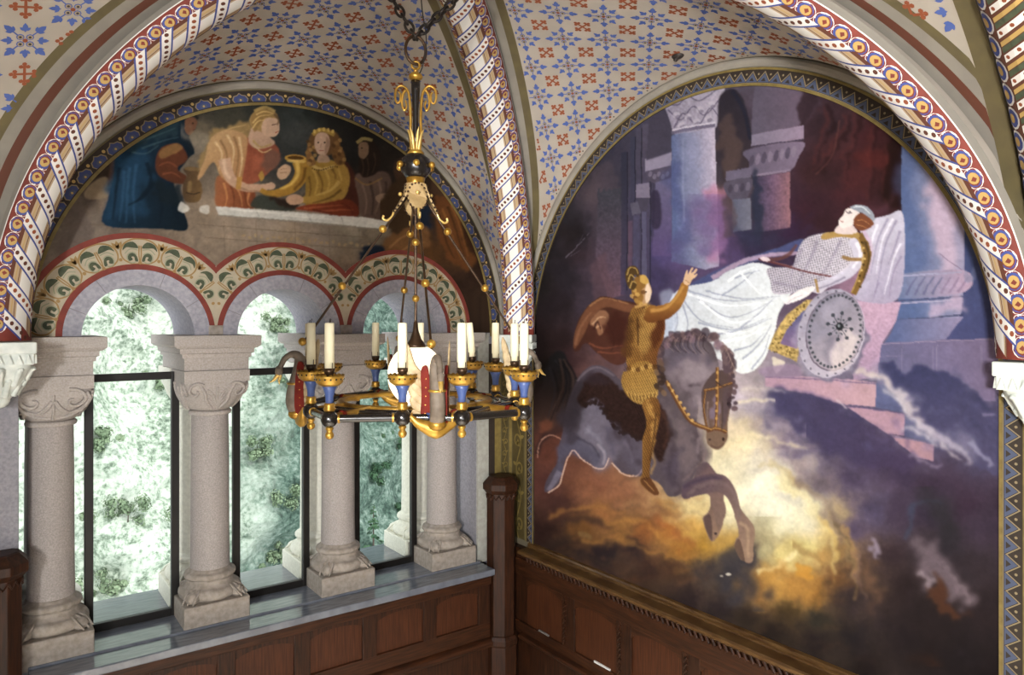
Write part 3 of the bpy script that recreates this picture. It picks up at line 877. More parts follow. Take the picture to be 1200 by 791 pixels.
# small white and grey strips set on the panel ledge
for yy, lab in ((-1.17, 'small white strip on the ledge of the second mural panel'), (-.52, 'small grey strip on the ledge of the mural panel nearest the corner')):
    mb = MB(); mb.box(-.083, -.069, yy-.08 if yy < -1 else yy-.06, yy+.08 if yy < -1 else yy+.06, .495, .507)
    tag(mb.build('ledge_strip', mat('white_strip' if yy < -1 else 'grey_strip', '#c9c9c6' if yy < -1 else '#6d6a66', rough=.6)), lab, 'card', 'strips on the ledge')
# ------------------------------------------------------------------ chandelier
M_gold = mat('chandelier_gold', '#bd9440', '#8f6824', rough=.36, metal=.6, scale=14)
M_goldp = mat('pale_gold', '#d9bd76', '#c29c50', rough=.4, metal=.5, scale=20)
M_black = mat('black_lacquer', '#191513', rough=.25, coat=.3)
M_blue2 = mat('enamel_blue', '#3c4d7c', rough=.4)
M_red2 = mat('enamel_red', '#6a1d12', '#5a180f', spec=.1, rough=.6, scale=20)
M_bronze = mat('dark_bronze', '#4a3522', '#38281a', rough=.4, metal=.6, scale=20)
M_beast = mat('beast_brown', '#75695d', '#5d5247', spec=.2, rough=.55, scale=25)
M_feather = mat('feather_tan', '#bba680', '#8f7752', rough=.6, scale=25)
M_shield = mat('shield_tan', '#b09568', '#9a8056', rough=.55, metal=.2, scale=30)
M_wax = mat('wax', '#efe6c6', '#e6dbb6', rough=.5, scale=10)
M_wick = mat('wick', '#2a211a', rough=.9)
M_lamp = mat('lamp_glass', '#fff3d6', rough=.3, emit=1.5)
CH = (-1.951, -1.917, 2.9); CRZ = -math.atan2(CH[0]-CAM[0], CH[1]-CAM[1]); ZO = .47
ch = thing('chandelier', 'round gilt and black chandelier with winged beasts, candle holders and a white lamp globe', 'chandelier', (CH[0], CH[1], CH[2]-ZO), CRZ)
PXM = 3.3/FPX
def zz(z): return z+ZO
def zy(y): return (CY-y)*PXM+ZO                     # heights read off the photograph at the chandelier's own distance
def pol(a, r, z): a = math.radians(a); return Vector((r*math.sin(a), -r*math.cos(a), zz(z)))

# crown and stem
mb = MB(); mb.ball((0, 0, zy(90)), .033, 16, sc=(1, 1, .62)); mb.lathe([(.0, zy(86)), (.012, zy(86)), (.008, zy(80)), (0, zy(79))], cap=False)
mb.tube([(.018*math.cos(a), 0, zy(77)+.018*math.sin(a)) for a in linspace(0, 2*PI, 17)[:-1]], .006, 6, closed=True)
mb.build('top_knob', M_gold, ch)
mb = MB(); mb.lathe([(0, zy(94)), (.022, zy(95)), (.020, zy(105)), (.014, zy(130)), (.011, zy(160)), (.012, zy(180)), (0, zy(180))], n=16, cap=False)
mb.build('stem', M_black, ch)
for a in (85, 265, 175):                             # volute leaves round the stem
    mb = MB()
    pts = [(.018, 176), (.024, 160), (.023, 140), (.026, 122), (.034, 108), (.060, 101), (.086, 104), (.094, 113), (.086, 121), (.072, 119), (.070, 111), (.078, 108)]
    sp = spline(pts, 5); n = len(sp)
    mb.tube([pol(a, r, (CY-y)*PXM) for r, y in sp], linspace(.0075, .0045, n), 8)
    sp = spline([(.046, 106), (.060, 112), (.062, 124), (.050, 130), (.042, 124), (.048, 118)], 4)
    mb.tube([pol(a, r, (CY-y)*PXM) for r, y in sp], linspace(.007, .004, len(sp)), 6)
    mb.build('volute_leaf', M_gold, ch)
mb = MB()
for k in range(6):
    a = k*60+20
    sp = spline([(.012, 177), (.018, 168), (.026, 158), (.040, 151)], 4)
    mb.tube([pol(a, r, (CY-y)*PXM) for r, y in sp], [.010, .012, .014, .015, .016, .016, .016, .015, .013, .011, .008, .004, .002], 8, flat=.5)
mb.build('leaf_calyx', M_goldp, ch)
mb = MB(); mb.lathe([(0, zy(177)), (.022, zy(178)), (.036, zy(181)), (.066, zy(187)), (.071, zy(194)), (.068, zy(201)), (.050, zy(207)), (.036, zy(210)), (0, zy(210))], n=28, cap=False)
drum = mb.build('drum', M_black, ch)
mb = MB(); mb.lathe([(.030, zy(177)), (.040, zy(180)), (.030, zy(183))], n=24, cap=False); mb.build('gold_collar', M_gold, drum)
mb = MB(); mb.lathe([(.034, zy(207)), (.044, zy(209)), (.040, zy(213)), (.044, zy(217)), (.034, zy(219)), (0, zy(219))], n=24, cap=False)
mb.build('gold_collar', M_gold, drum)
for k in range(6):
    mb = MB(); p = pol(k*60+2, .083, (CY-195)*PXM); mb.ball(p, .0155, 12); q = pol(k*60+2, .066, (CY-195)*PXM); mb.tube([q, p], .006, 6); mb.build('gold_stud', M_gold, drum)
mb = MB(); mb.lathe([(0, zy(216)), (.034, zy(218)), (.028, zy(232)), (.018, zy(246)), (.012, zy(252)), (0, zy(252))], n=18, cap=False); mb.build('lower_cup', M_bronze, ch)
RODA = [7, 100, 190, 280]
for a in RODA:                                       # shields hanging round the cup
    mb = MB(); ar = math.radians(a)
    sh = spline([(-.042, 0), (-.046, -.04), (-.040, -.085), (-.020, -.118), (0, -.130), (.020, -.118), (.040, -.085), (.046, -.04), (.042, 0), (0, .004)], 3, True)
    def sf(u, v, d, a=ar):
        r = .042-v*.42+d-.012*(u/.04)**2
        return (r*math.sin(a)+u*math.cos(a), -r*math.cos(a)+u*math.sin(a), zy(217)+v)
    mb.prism(sh, sf, 0, .008, 0)
    s_ = mb.build('shield', M_shield, ch)
    mb = MB()
    for q in linspace(0, 2*PI, 19)[:-1]: mb.ball(sf(.043*math.cos(q), -.062+.064*math.sin(q), .006), .006, 6)
    mb.build('shield_rivets', M_bronze, s_)
    mb = MB(); mb.ball(sf(0, -.045, .010), .010, 8); mb.build('shield_boss', M_goldp, s_); mb = MB()
    hk = [sf(0, -.120, .006), sf(0, -.150, .004), sf(0, -.168, .020), sf(0, -.160, .040), sf(0, -.146, .042)]
    mb.tube(spline([tuple(p) for p in hk], 4), .006, 6); mb.build('gold_hook', M_goldp, s_)
# four stay rods with gold balls
for a in RODA:
    mb = MB(); mb.tube([pol(a, .03, .585), pol(a, .505, -.105)], .0055, 8)
    rd = mb.build('stay_rod', M_bronze, ch)
    for r in (.15, .33, .50):
        mb = MB(); mb.ball(pol(a, r, .42-(r-.15)/.69), .0185, 14); mb.build('gold_ball', M_gold, rd)
# centre rod, bell and globe
mb = MB(); mb.tube([(0, 0, zy(250)), (0, 0, zy(385))], .0065, 8); cr = mb.build('lamp_rod', M_bronze, ch)
for y in (284, 350):
    mb = MB(); mb.ball((0, 0, zy(y)), .0175, 14); mb.build('gold_ball', M_gold, cr)
mb = MB(); mb.lathe([(0, zy(376)), (.009, zy(377)), (.013, zy(387)), (.026, zy(397)), (.044, zy(404)), (.046, zy(407)), (0, zy(407))], n=22, cap=False); mb.build('lamp_bell', M_bronze, ch)
mb = MB()
mb.lathe([(.001, zz(-.118)), (.050, zz(-.120))]+[(.128*math.cos(t), zz(-.245)+.142*math.sin(t)) for t in linspace(1.12, -PI/2+.01, 20)], n=30, cap=False)
mb.build('lamp_globe', M_lamp, ch)

# ring: holders, tubes, inner gilt ring
NODES = [(-6, .49), (19, .55), (49, .59), (82, .455), (119, .45), (142, .47), (177, .49), (202, .56), (236, .50), (262, .49), (297, .49), (326, .59)]
zr = -.375
for i in range(12):
    a, b = pol(*NODES[i], zr), pol(*NODES[(i+1) % 12], zr)
    d = (b-a).normalized(); mb = MB(); mb.tube([a+d*.024, b-d*.024], .0155, 10)
    tb = mb.build('ring_tube', M_black, ch)
    for p in (a+d*.036, b-d*.036):
        mb = MB(); mb.tube([p-d*.004, p+d*.004], .0185, 12); mb.build('gold_band', M_gold, tb)
for i, j in ((1, 3), (4, 6), (7, 9), (10, 0)):
    a, b = pol(*NODES[i], zr+.004), pol(*NODES[j], zr+.004); d = (b-a).normalized(); n = Vector((-d.y, d.x, 0))
    if n.dot(a) > 0: n = -n
    mb = MB(); mb.tube(spline([tuple(a+d*.028), tuple(a.lerp(b, .5)+n*.012), tuple(b-d*.028)], 6), .0125, 8); mb.build('inner_tube', M_black, ch)
mb = MB(); mb.tube([pol(a, .335, -.362) for a in range(0, 360, 8)], .020, 8, closed=True, flat=.62); gr = mb.build('gilt_ring', M_gold, ch)
mb = MB(); mb.tube([pol(a, .385, -.368) for a in range(0, 360, 8)], .010, 6, closed=True); mb.build('black_ring', M_black, ch)
for i in (2, 5, 8, 11, 1, 4, 7, 10):
    a, r = NODES[i]; mb = MB(); mb.tube([pol(a, .33, -.365), pol(a, r-.03, -.368)], [.017, .012], 8); am = mb.build('gilt_arm', M_gold, ch)
    mb = MB(); mb.tube([pol(a, r-.085, -.3675), pol(a, r-.068, -.3675)], .018, 10); mb.build('red_band', M_red2, am)
for i, (a, r) in enumerate(NODES):
    c = pol(a, r, 0); x, y = c.x, c.y
    mb = MB(); mb.ball((x, y, zz(-.375)), .034, 18); hd = mb.build('candle_holder', M_black, ch)
    mb = MB(); mb.lathe([(0, zz(-.405)), (.014, zz(-.408)), (.016, zz(-.414)), (.011, zz(-.420)), (.011, zz(-.424))]+[(.017*math.cos(t), zz(-.438)+.017*math.sin(t)) for t in linspace(.9, -PI/2+.01, 10)], (x, y, 0), 14, cap=False)
    mb.build('finial', M_gold, hd)
    mb = MB(); mb.lathe([(0, zz(-.345)), (.021, zz(-.344)), (.024, zz(-.336)), (.019, zz(-.330)), (.022, zz(-.322)), (.018, zz(-.314)), (0, zz(-.312))], (x, y, 0), 16, cap=False); mb.build('gold_neck', M_gold, hd)
    mb = MB(); mb.lathe([(0, zz(-.318)), (.015, zz(-.316)), (.016, zz(-.290)), (.022, zz(-.265)), (.031, zz(-.246)), (0, zz(-.245))], (x, y, 0), 18, cap=False); mb.build('blue_stem', M_blue2, hd)
    mb = MB(); n = 48
    def pan(j, q):
        r, z = [(.0, -.246), (.034, -.248), (.050, -.236), (.0575, -.214), (.0575, -.208), (.054, -.212), (.046, -.232), (.0, -.238)][j]
        if j in (3, 4, 5): z += .006*abs(math.sin(8*2*PI*q/n)) if j == 4 else 0
        t = 2*PI*q/n
        return (x+r*math.cos(t), y+r*math.sin(t), zz(z))
    mb.grid(pan, list(range(8)), list(range(n)), 0, True, closev=True)
    for q in range(16):                              # pierced dots round the pan
        t = 2*PI*(q+.5)/16; mb.ball((x+.0545*math.cos(t), y+.0545*math.sin(t), zz(-.221)), .0042, 6, mi=1)
    mb.build('drip_pan', [M_gold, M_black], hd)
    mb = MB(); mb.lathe([(0, zz(-.240)), (.020, zz(-.238)), (.014, zz(-.224)), (.013, zz(-.205)), (.020, zz(-.196)), (.022, zz(-.181)), (0, zz(-.1805))], (x, y, 0), 14, cap=False)
    for q in range(4):
        t = q*PI/2+.6; mb.tube([(x+.021*math.cos(t), y+.021*math.sin(t), zz(-.19)), (x+.0225*math.cos(t), y+.0225*math.sin(t), zz(-.158))], .0016, 5)
    mb.build('candle_socket', M_bronze, hd)

# winged beasts on the ring
def beast(a):
    o = bpy.data.objects.new('tmp', None)
    mb = MB()
    body = spline([(.020, -.400), (.040, -.350), (.034, -.290), (.020, -.235), (.010, -.185), (.018, -.152), (.045, -.142), (.074, -.160), (.094, -.200)], 4)
    n = len(body)
    rr = list(np.interp(np.linspace(0, 1, n), [0, .15, .35, .52, .66, .8, 1], [.030, .031, .029, .026, .020, .013, .011]))
    mb.tube([(0, -u, z) for u, z in body], rr, 12)
    b = mb.build('winged_beast', M_beast, ch)
    mb = MB(); mb.ball((0, -.098, -.212), .016, 12, sc=(.9, 1.1, 1.5)); mb.ball((.012, -.104, -.204), .004, 6); mb.ball((-.012, -.104, -.204), .004, 6)
    for s in (-1, 1): mb.tube([(s*.008, -.088, -.196), (s*.014, -.080, -.178)], [.005, .001], 5)
    mb.build('head', M_beast, b)
    mb = MB(); mb.tube([(0, -.102, -.228), (0, -.120, -.252), (0, -.138, -.262)], [.010, .006, .001], 8); mb.tube([(0, -.092, -.230), (0, -.098, -.254), (0, -.096, -.272)], [.009, .006, .001], 8)
    mb.build('gold_beak', M_goldp, b)
    mb = MB()
    sp = spline([(-.100, -.365), (-.075, -.392), (-.035, -.412), (0, -.422), (.035, -.412), (.075, -.392), (.100, -.365)], 4)
    mb.tube([(u, -.004, z) for u, z in sp], list(np.interp(np.linspace(0, 1, len(sp)), [0, .2, .5, .8, 1], [.004, .016, .030, .016, .004])), 10, flat=1.3)
    mb.ball((0, -.020, -.400), .038, 14, sc=(1, 1.1, .7)); mb.build('gold_foot_leaf', M_gold, b)
    mb = MB()
    for z in (-.372, -.36): mb.tube([(.034*math.cos(t), -.002+.034*math.sin(t), z) for t in linspace(0, 2*PI, 17)[:-1]], .005, 6, closed=True)
    mb.build('blue_anklet', M_blue2, b)
    mb = MB(); mb.tube([(.031*math.cos(t), -.030+.031*math.sin(t), -.268) for t in linspace(0, 2*PI, 17)[:-1]], .0055, 6, closed=True); mb.build('gold_belt', M_gold, b)
    for s in (-1, 1):
        d = Vector((-.95, .31, 0)) if s < 0 else Vector((.35, .937, 0)); base = Vector((-.022, .0, 0)) if s < 0 else Vector((.034, -.030, 0))
        def W(w, z, off=0): return base+d*w+Vector((0, 0, z))+Vector((-d.y*s, d.x*s, 0))*off*s
        mb = MB()
        pp = [(.0, -.388), (-.004, -.30), (.004, -.210), (.014, -.172), (.036, -.190), (.034, -.29), (.036, -.388)]
        mb.prism(spline(pp, 3, True), lambda u, v, e: tuple(W(u, v, e)), -.006, .006, 0)
        for q in range(5): mb.ball(W(.019-.001*q, -.36+.034*q, .0), .0075, 6, 1)
        wg = mb.build('wing_panel', [M_red2, M_gold], b)
        for q in range(6):                           # feathers
            z0 = -.375+.031*q; L = .042+.006*q; up = .030+.023*q
            sp = spline([(.026, z0), (.026+L*.65, z0+up*.30), (.026+L, z0+up)], 4)
            mb = MB(); mb.tube([tuple(W(u, v, 0)) for u, v in sp], list(np.interp(np.linspace(0, 1, len(sp)), [0, .4, .8, 1], [.012, .019, .015, .003])), 8, flat=.28, up=tuple(Vector((-d.y, d.x, 0))))
            mb.build('feather', M_feather, wg) if 0 else mb.build('feather', M_feather, b)
    return b
first = beast(0)
def place(b, a):
    b.location = pol(a, .50, -ZO) + Vector((0, 0, ZO)); b.rotation_euler = (0, 0, math.radians(a))
bs = [first]+[copy_tree(first, ch) for _ in range(3)]
for b, a in zip(bs, (9, 100, 190, 282)): place(b, a)

# candles standing in the holders
CW = ['frontmost cream candle in front of the left side of the lamp globe', 'cream candle just right of the front winged beast', 'tall cream candle at the front right edge of the ring, rightmost of all',
      'cream candle second from the right edge of the ring', 'cream candle third from the right, beside the white wing feathers', 'yellowish cream candle leaning behind the candle right of the lamp',
      'short looking cream candle showing behind the lamp bell', 'cream candle with a stray wick at the back, left of the lamp', 'cream candle at the back left of the ring, hidden behind the front left candle',
      'cream candle behind the left winged beast, merged with the leftmost candle', 'leftmost cream candle beside the left winged beast', 'cream candle at the front left of the ring, second from the left']
R_ = Matrix.Rotation(CRZ, 3, 'Z')
mb = MB(); mb.lathe([(0, 0), (.019, .001), (.0188, .10), (.0182, .172), (.015, .1755), (0, .174)], n=18, cap=False)
cbase = mb.build('candle', M_wax); C.objects.unlink(cbase)
mb = MB(); mb.tube([(0, 0, .172), (.001, 0, .182), (.004, .001, .192)], .0016, 5); wk = mb.build('wick', M_wick); C.objects.unlink(wk)
for i, (a, r) in enumerate(NODES):
    p = R_ @ pol(a, r, 0); c = cbase.copy(); C.objects.link(c)
    c.location = (CH[0]+p.x, CH[1]+p.y, 2.9-.1800); c.scale = (1, 1, [1, 1, .99, .98, 1.0, 1.0, 1.0, 1.0, 1.0, .98, 1.0, 1.0][i])
    if i == 5: c.rotation_euler = (math.radians(-2), math.radians(-5), 0)
    w_ = wk.copy(); C.objects.link(w_); w_.parent = c
    tag(c, CW[i], 'candle', 'candles on the chandelier')

# suspension: ring, two chains, electric cord
def link(mb, c, d, n, L, r):
    d = d.normalized(); n = n.normalized(); pts = []
    for t in linspace(0, 2*PI, 15)[:-1]: pts.append(c+d*(L/2*math.cos(t))+n*(L*.31*math.sin(t)))
    mb.tube(pts, r, 6, closed=True)
rc = pol(0, 0, 0); rc.z = zy(59)
mb = MB(); mb.tube([(rc.x+.046*math.cos(t), rc.y+.012*math.cos(t), rc.z+.064*math.sin(t)) for t in linspace(0, 2*PI, 33)[:-1]], .0075, 8, closed=True)
mb.build('hanging_ring', M_bronze, ch)
M_chain = mat('chain_iron', '#2a2422', '#3a322c', rough=.45, metal=.7, scale=20)
for nm, lx, lab in (('chain', -.30, 'dark iron chain running up to the left from the chandelier ring'), ('chain', .44, 'dark iron chain running up to the right from the chandelier ring')):
    top = R_ @ Vector((lx, .02, 0)); st0 = Vector((CH[0], CH[1], 2.9+(CY-44)*PXM))
    end = Vector((CH[0]+top.x, CH[1]+top.y, 4.70 if lx < 0 else 4.66)); dv = end-st0; n = int(dv.length/.040)
    t = thing(nm, lab, 'chain', tuple(end), 0, 'chains holding the chandelier')
    for k in range(n):
        c = st0+dv*((k+.35)/n)-end; side = dv.cross(Vector((FX, FY, 0))); 
        nn = side if k % 2 else dv.cross(side)
        m2 = MB(); link(m2, c, dv, nn, .056, .0068); m2.build('chain_link', M_chain, t)
crd = spline([(.012, 90), (.030, 80), (.046, 60), (.046, 40), (.030, 15), (.020, -20), (.015, -60)], 5)
mb = MB(); mb.tube([tuple(R_ @ Vector((u, -.02, 0))+Vector((CH[0], CH[1], 2.9+(CY-y)*PXM))) for u, y in crd], .0028, 6)
tag(mb.build('electric_cord', mat('cord_black', '#1c1817', rough=.7)), 'thin black cord running down beside the hanging ring to the stem', 'cord')
# ------------------------------------------------------------------ gorge outside the windows
from mathutils import noise as mnoise
def rockmat():
    m = bpy.data.materials.new('sunlit_cliff'); m.use_nodes = True; nt = m.node_tree; b = nt.nodes['Principled BSDF']
    b.inputs['Roughness'].default_value = .95
    N = nt.nodes.new; L = nt.links.new
    tc = N('ShaderNodeTexCoord')
    def noise(scale, det, dist=0.):
        n = N('ShaderNodeTexNoise'); n.inputs['Scale'].default_value = scale; n.inputs['Detail'].default_value = det; n.inputs['Distortion'].default_value = dist
        n.inputs['Roughness'].default_value = .7
        L(tc.outputs['Object'], n.inputs['Vector']); return n
    def ramp(n, els):
        r = N('ShaderNodeValToRGB'); r.color_ramp.elements.remove(r.color_ramp.elements[1])
        for i, (p, c) in enumerate(els):
            e = r.color_ramp.elements[0] if i == 0 else r.color_ramp.elements.new(p)
            e.position = p; e.color = hexc(c)+[1]
        L(n.outputs['Fac'], r.inputs['Fac']); return r
    def both(n1, n2, k):
        m = N('ShaderNodeMix'); m.data_type = 'FLOAT'; m.inputs['Factor'].default_value = k
        L(n1.outputs['Fac'], m.inputs['A']); L(n2.outputs['Fac'], m.inputs['B'])
        class o: outputs = {'Fac': m.outputs['Result']}
        return o
    big = noise(.55, 4); fine = noise(5.0, 6)
    a = ramp(both(big, fine, .6), [(.34, '#3f4c42'), (.42, '#72806f'), (.47, '#9aa796'), (.52, '#bcc5b6'), (.62, '#cfd4c8')])
    c = ramp(both(big, noise(4.2, 6), .6), [(.36, '#1c2926'), (.44, '#374c42'), (.52, '#5b7064'), (.64, '#93a097')])
    mx = N('ShaderNodeMix'); mx.data_type = 'RGBA'
    at = N('ShaderNodeAttribute'); at.attribute_name = 'wood'
    L(at.outputs['Fac'], mx.inputs['Factor']); L(a.outputs['Color'], mx.inputs['A']); L(c.outputs['Color'], mx.inputs['B'])
    L(mx.outputs['Result'], b.inputs['Base Color'])
    return m
nx, nz = 150, 110
V = []; F = []; wood = []
for i in range(nx):
    for j in range(nz):
        x = -14+52*i/(nx-1); z = -22+40*j/(nz-1)
        p = Vector((x*.16, z*.16, 0)); d = mnoise.fractal(p, .9, 2.1, 6)*2.2
        V.append((x, 24+.35*(z+8)+d+max(0, (x-6))*.35, z))
        wood.append(min(1, max(0, (x-4.2+1.6*mnoise.noise(Vector((x*.5, z*.5, 5)))+(-1.5-z)*.35)/3.2)))
for i in range(nx-1):
    for j in range(nz-1): F.append((i*nz+j, (i+1)*nz+j, (i+1)*nz+j+1, i*nz+j+1))
me = bpy.data.meshes.new('hillside'); me.from_pydata(V, [], F); me.materials.append(rockmat())
at = me.attributes.new('wood', 'FLOAT', 'POINT'); at.data.foreach_set('value', wood)
for p in me.polygons: p.use_smooth = False
hill = bpy.data.objects.new('hillside', me); C.objects.link(hill)
struct(hill, 'bright rocky gorge wall with bushes seen through the windows', 'hillside')

M_leafd = mat('conifer_green', '#2c4a35', '#4a6a4a', rough=.9, scale=2)
M_leafl = mat('bush_green', '#5f7256', '#8a9c7c', rough=.9, scale=2)
M_trunk = mat('trunk', '#4b4038', rough=.95)
def conifer(x, y, z, h, lab, leafm, rng):
    t = thing('conifer_tree', lab, 'tree', (x, y, z), 0, 'trees on the hillside')
    mb = MB(); mb.tube([(0, 0, 0), (0, 0, h*.95)], [h*.02, h*.004], 6); mb.build('trunk', M_trunk, t)
    mb = MB()
    for k in range(int(22+h*4)):
        f = rng.random()**.8; zz_ = h*(.08+.90*f); R = h*.24*(1-f)+.06
        a = rng.random()*2*PI
        for s in range(7):
            b = a+rng.uniform(-.5, .5); r0 = R*rng.uniform(.1, .7); r1 = R*rng.uniform(.7, 1.1); wd = h*.028
            p0 = Vector((r0*math.cos(b), r0*math.sin(b), zz_)); p1 = Vector((r1*math.cos(b), r1*math.sin(b), zz_-R*rng.uniform(.15, .5)))
            sd = Vector((-math.sin(b), math.cos(b), rng.uniform(-.4, .4)))*wd
            mb.add([p0, (p0+p1)/2+sd, p1, (p0+p1)/2-sd], [(0, 1, 2, 3)])
    mb.build('foliage', leafm, t, fixn=False)
def bush(x, y, z, h, lab, leafm, rng):
    t = thing('leafy_bush', lab, 'bush', (x, y, z), 0, 'bushes on the gorge wall')
    mb = MB(); mb.tube([(0, .4, -.5*h), (rng.uniform(-.1, .1), 0, h*.3)], [h*.03, h*.01], 6); mb.build('stem', M_trunk, t)
    mb = MB()
    for _ in range(11):
        c = Vector((rng.gauss(0, h*.34), rng.gauss(0, h*.15), h*rng.uniform(-.15, .55))); r = h*rng.uniform(.10, .22)
        for _ in range(150):
            d = Vector((rng.gauss(0, 1), rng.gauss(0, 1), rng.gauss(0, 1))).normalized(); p = c+d*r*rng.uniform(.3, 1.25); k = rng.uniform(.025, .06)
            e1 = d.cross(Vector((rng.gauss(0, 1), rng.gauss(0, 1), rng.gauss(0, 1)))).normalized()*k; e2 = d.cross(e1).normalized()*k
            mb.add([p-e1, p+e2, p+e1, p-e2], [(0, 1, 2, 3)])
    mb.build('foliage', leafm, t, fixn=False)
rng = random.Random(3)
def hilly(x, z):
    d = mnoise.fractal(Vector((x*.16, z*.16, 0)), .9, 2.1, 6)*2.2
    return 24+.35*(z+8)+d+max(0, (x-6))*.35
def onhill(px, py):                   # where a line of sight through a window meets the gorge wall
    l = (px-600)/FPX; rx, ry = FX+l*FY, FY-l*FX
    t = 15.
    while t < 60:
        x, y, z = CAM[0]+rx*t, CAM[1]+ry*t, CAM[2]+(CY-py)/FPX*t
        if y > hilly(x, z): return x, y-.25, z
        t += .1
    return x, y, z
WHERE = ['top', 'upper', 'middle', 'lower', 'lowest']
for win, pts in (('left', ((150, 365), (185, 450), (120, 520), (150, 610), (125, 690))), ('middle', ((320, 385), (335, 450), (300, 530), (345, 590), (320, 655))), ('right', ((462, 400), (470, 520), (440, 560), (470, 600)))):
    for i, (px, py) in enumerate(pts):
        x, y, z = onhill(px, py)
        bush(x, y, z, rng.uniform(.9, 1.5), '%s leafy bush on the gorge wall seen through the %s window' % (WHERE[i], win), M_leafl if win != 'right' else M_leafd, rng)
for px, py, h, lab in ((428, 640, 2.6, 'green conifer rising at the lower left of the right window'), (452, 648, 1.8, 'small green conifer low in the right window, beside the taller one')):
    x, y, z = onhill(px, py); conifer(x, y-.6, z-.5, h, lab, M_leafd, rng)
# ------------------------------------------------------------------ wall paintings (painted stroke by stroke, then laid on the wall as colours of the canvas)
class Canvas:
    def __init__(s, x0, y0, x1, y1, k=1.5, seed=1):
        s.x0, s.y0, s.k = x0, y0, k
        s.w, s.h = int((x1-x0)*k), int((y1-y0)*k)
        s.a = np.zeros((s.h, s.w, 3), np.float32); s.rs = np.random.RandomState(seed)
        def fn():
            t = np.zeros((s.h, s.w), np.float32)
            for q, amp in ((48, 1.), (24, .7), (12, .5), (6, .4), (3, .3)):
                g = s.blur(s.rs.randn(s.h//q+3, s.w//q+3).astype(np.float32), .7); g /= g.std()
                t += amp*s.up(g, q)[:s.h, :s.w]
            return t/t.std()
        s.nx, s.ny, s.nt = fn(), fn(), fn()
        s.IY, s.IX = np.mgrid[0:s.h, 0:s.w].astype(np.float32)
    @staticmethod
    def rgb(h):
        h = h.lstrip('#'); return np.array([int(h[i:i+2], 16)/255 for i in (0, 2, 4)], np.float32)
    def base(s, pts, p=3.2):
        q = 6; hh, ww = s.h//q+2, s.w//q+2
        Y, X = np.mgrid[0:hh, 0:ww].astype(np.float32); X = X*q/s.k+s.x0; Y = Y*q/s.k+s.y0
        num = np.zeros((hh, ww, 3), np.float32); den = np.zeros((hh, ww), np.float32)
        for x, y, c in pts:
            d = ((X-x)**2+(Y-y)**2+30.)**(-p/2); num += d[..., None]*s.rgb(c); den += d
        g = num/den[..., None]
        s.a = s.up(g, q)[:s.h, :s.w]
    def warp(s, amp, tone):
        yi = np.clip(s.IY+s.ny*amp*s.k, 0, s.h-1).astype(int); xi = np.clip(s.IX+s.nx*amp*1.4*s.k, 0, s.w-1).astype(int)
        s.a = s.a[yi, xi]*(1+tone*s.nt[..., None])
    @staticmethod
    def up(g, q):
        h, w = g.shape[:2]
        yi = np.arange((h-1)*q)/q; xi = np.arange((w-1)*q)/q
        y0 = yi.astype(int); x0 = xi.astype(int); fy = (yi-y0)[:, None]; fx = (xi-x0)[None, :]
        if g.ndim == 3: fy = fy[..., None]; fx = fx[..., None]
        A = g[y0][:, x0]; B = g[y0][:, x0+1]; Cc = g[y0+1][:, x0]; D = g[y0+1][:, x0+1]
        return ((A*(1-fx)+B*fx)*(1-fy)+(Cc*(1-fx)+D*fx)*fy).astype(np.float32)
    @staticmethod
    def blur(m, r):
        if r < .3: return m
        n = int(r*2.5)+1; x = np.arange(-n, n+1); kr = np.exp(-x*x/(2*r*r)); kr /= kr.sum()
        p = np.pad(m, n, mode='edge')
        o = sum(kr[i]*p[:, i:i+m.shape[1]] for i in range(2*n+1))
        return sum(kr[i]*o[i:i+m.shape[0]] for i in range(2*n+1)).astype(np.float32)
    def mask(s, pts, feather):
        P = np.array(pts, np.float32); P = (P-[s.x0, s.y0])*s.k; f = feather*s.k; mg = int(f*3)+3
        bx0, by0 = np.floor(P.min(0)).astype(int)-mg; bx1, by1 = np.ceil(P.max(0)).astype(int)+mg
        bx0, by0 = max(bx0, 0), max(by0, 0); bx1, by1 = min(bx1, s.w), min(by1, s.h)
        if bx1 <= bx0 or by1 <= by0: return None
        Y, X = np.mgrid[by0:by1, bx0:bx1].astype(np.float32); X += .5; Y += .5
        m = np.zeros(X.shape, bool); n = len(P)
        for i in range(n):
            ax, ay = P[i]; bx, by = P[(i+1) % n]
            if ay == by: continue
            m ^= ((ay > Y) != (by > Y)) & (X < (bx-ax)*(Y-ay)/(by-ay)+ax)
        m = m.astype(np.float32); rag = feather*1.9 if feather >= 1.8 else feather*.22
        yi = np.clip(Y-.5-by0+s.ny[by0:by1, bx0:bx1]*rag*s.k, 0, by1-by0-1).astype(int); xi = np.clip(X-.5-bx0+s.nx[by0:by1, bx0:bx1]*rag*s.k, 0, bx1-bx0-1).astype(int)
        m = m[yi, xi]
        return by0, by1, bx0, bx1, s.blur(m, max(f*.62, .55)), X/s.k+s.x0, Y/s.k+s.y0
    def lay(s, mk, col, alpha=1., grad=None, col2=None, grain=0.):
        if mk is None: return
        y0, y1, x0, x1, m, X, Y = mk
        c = s.rgb(col)
        if grad is not None:
            gx0, gy0, gx1, gy1 = grad; L = (gx1-gx0)**2+(gy1-gy0)**2
            t = np.clip(((X-gx0)*(gx1-gx0)+(Y-gy0)*(gy1-gy0))/L, 0, 1)[..., None]
            c = c*(1-t)+s.rgb(col2)*t
        if grain: c = c*(1+grain*s.blur(s.rs.randn(*m.shape).astype(np.float32), 1.3)[..., None]*3)
        m = (m*alpha)[..., None]
        s.a[y0:y1, x0:x1] = s.a[y0:y1, x0:x1]*(1-m)+c*m
    def poly(s, pts, col, f=.7, sm=True, alpha=1., grad=None, col2=None, grain=0.):
        if sm: pts = spline(pts, 5, True)
        s.lay(s.mask(pts, f), col, alpha, grad, col2, grain)
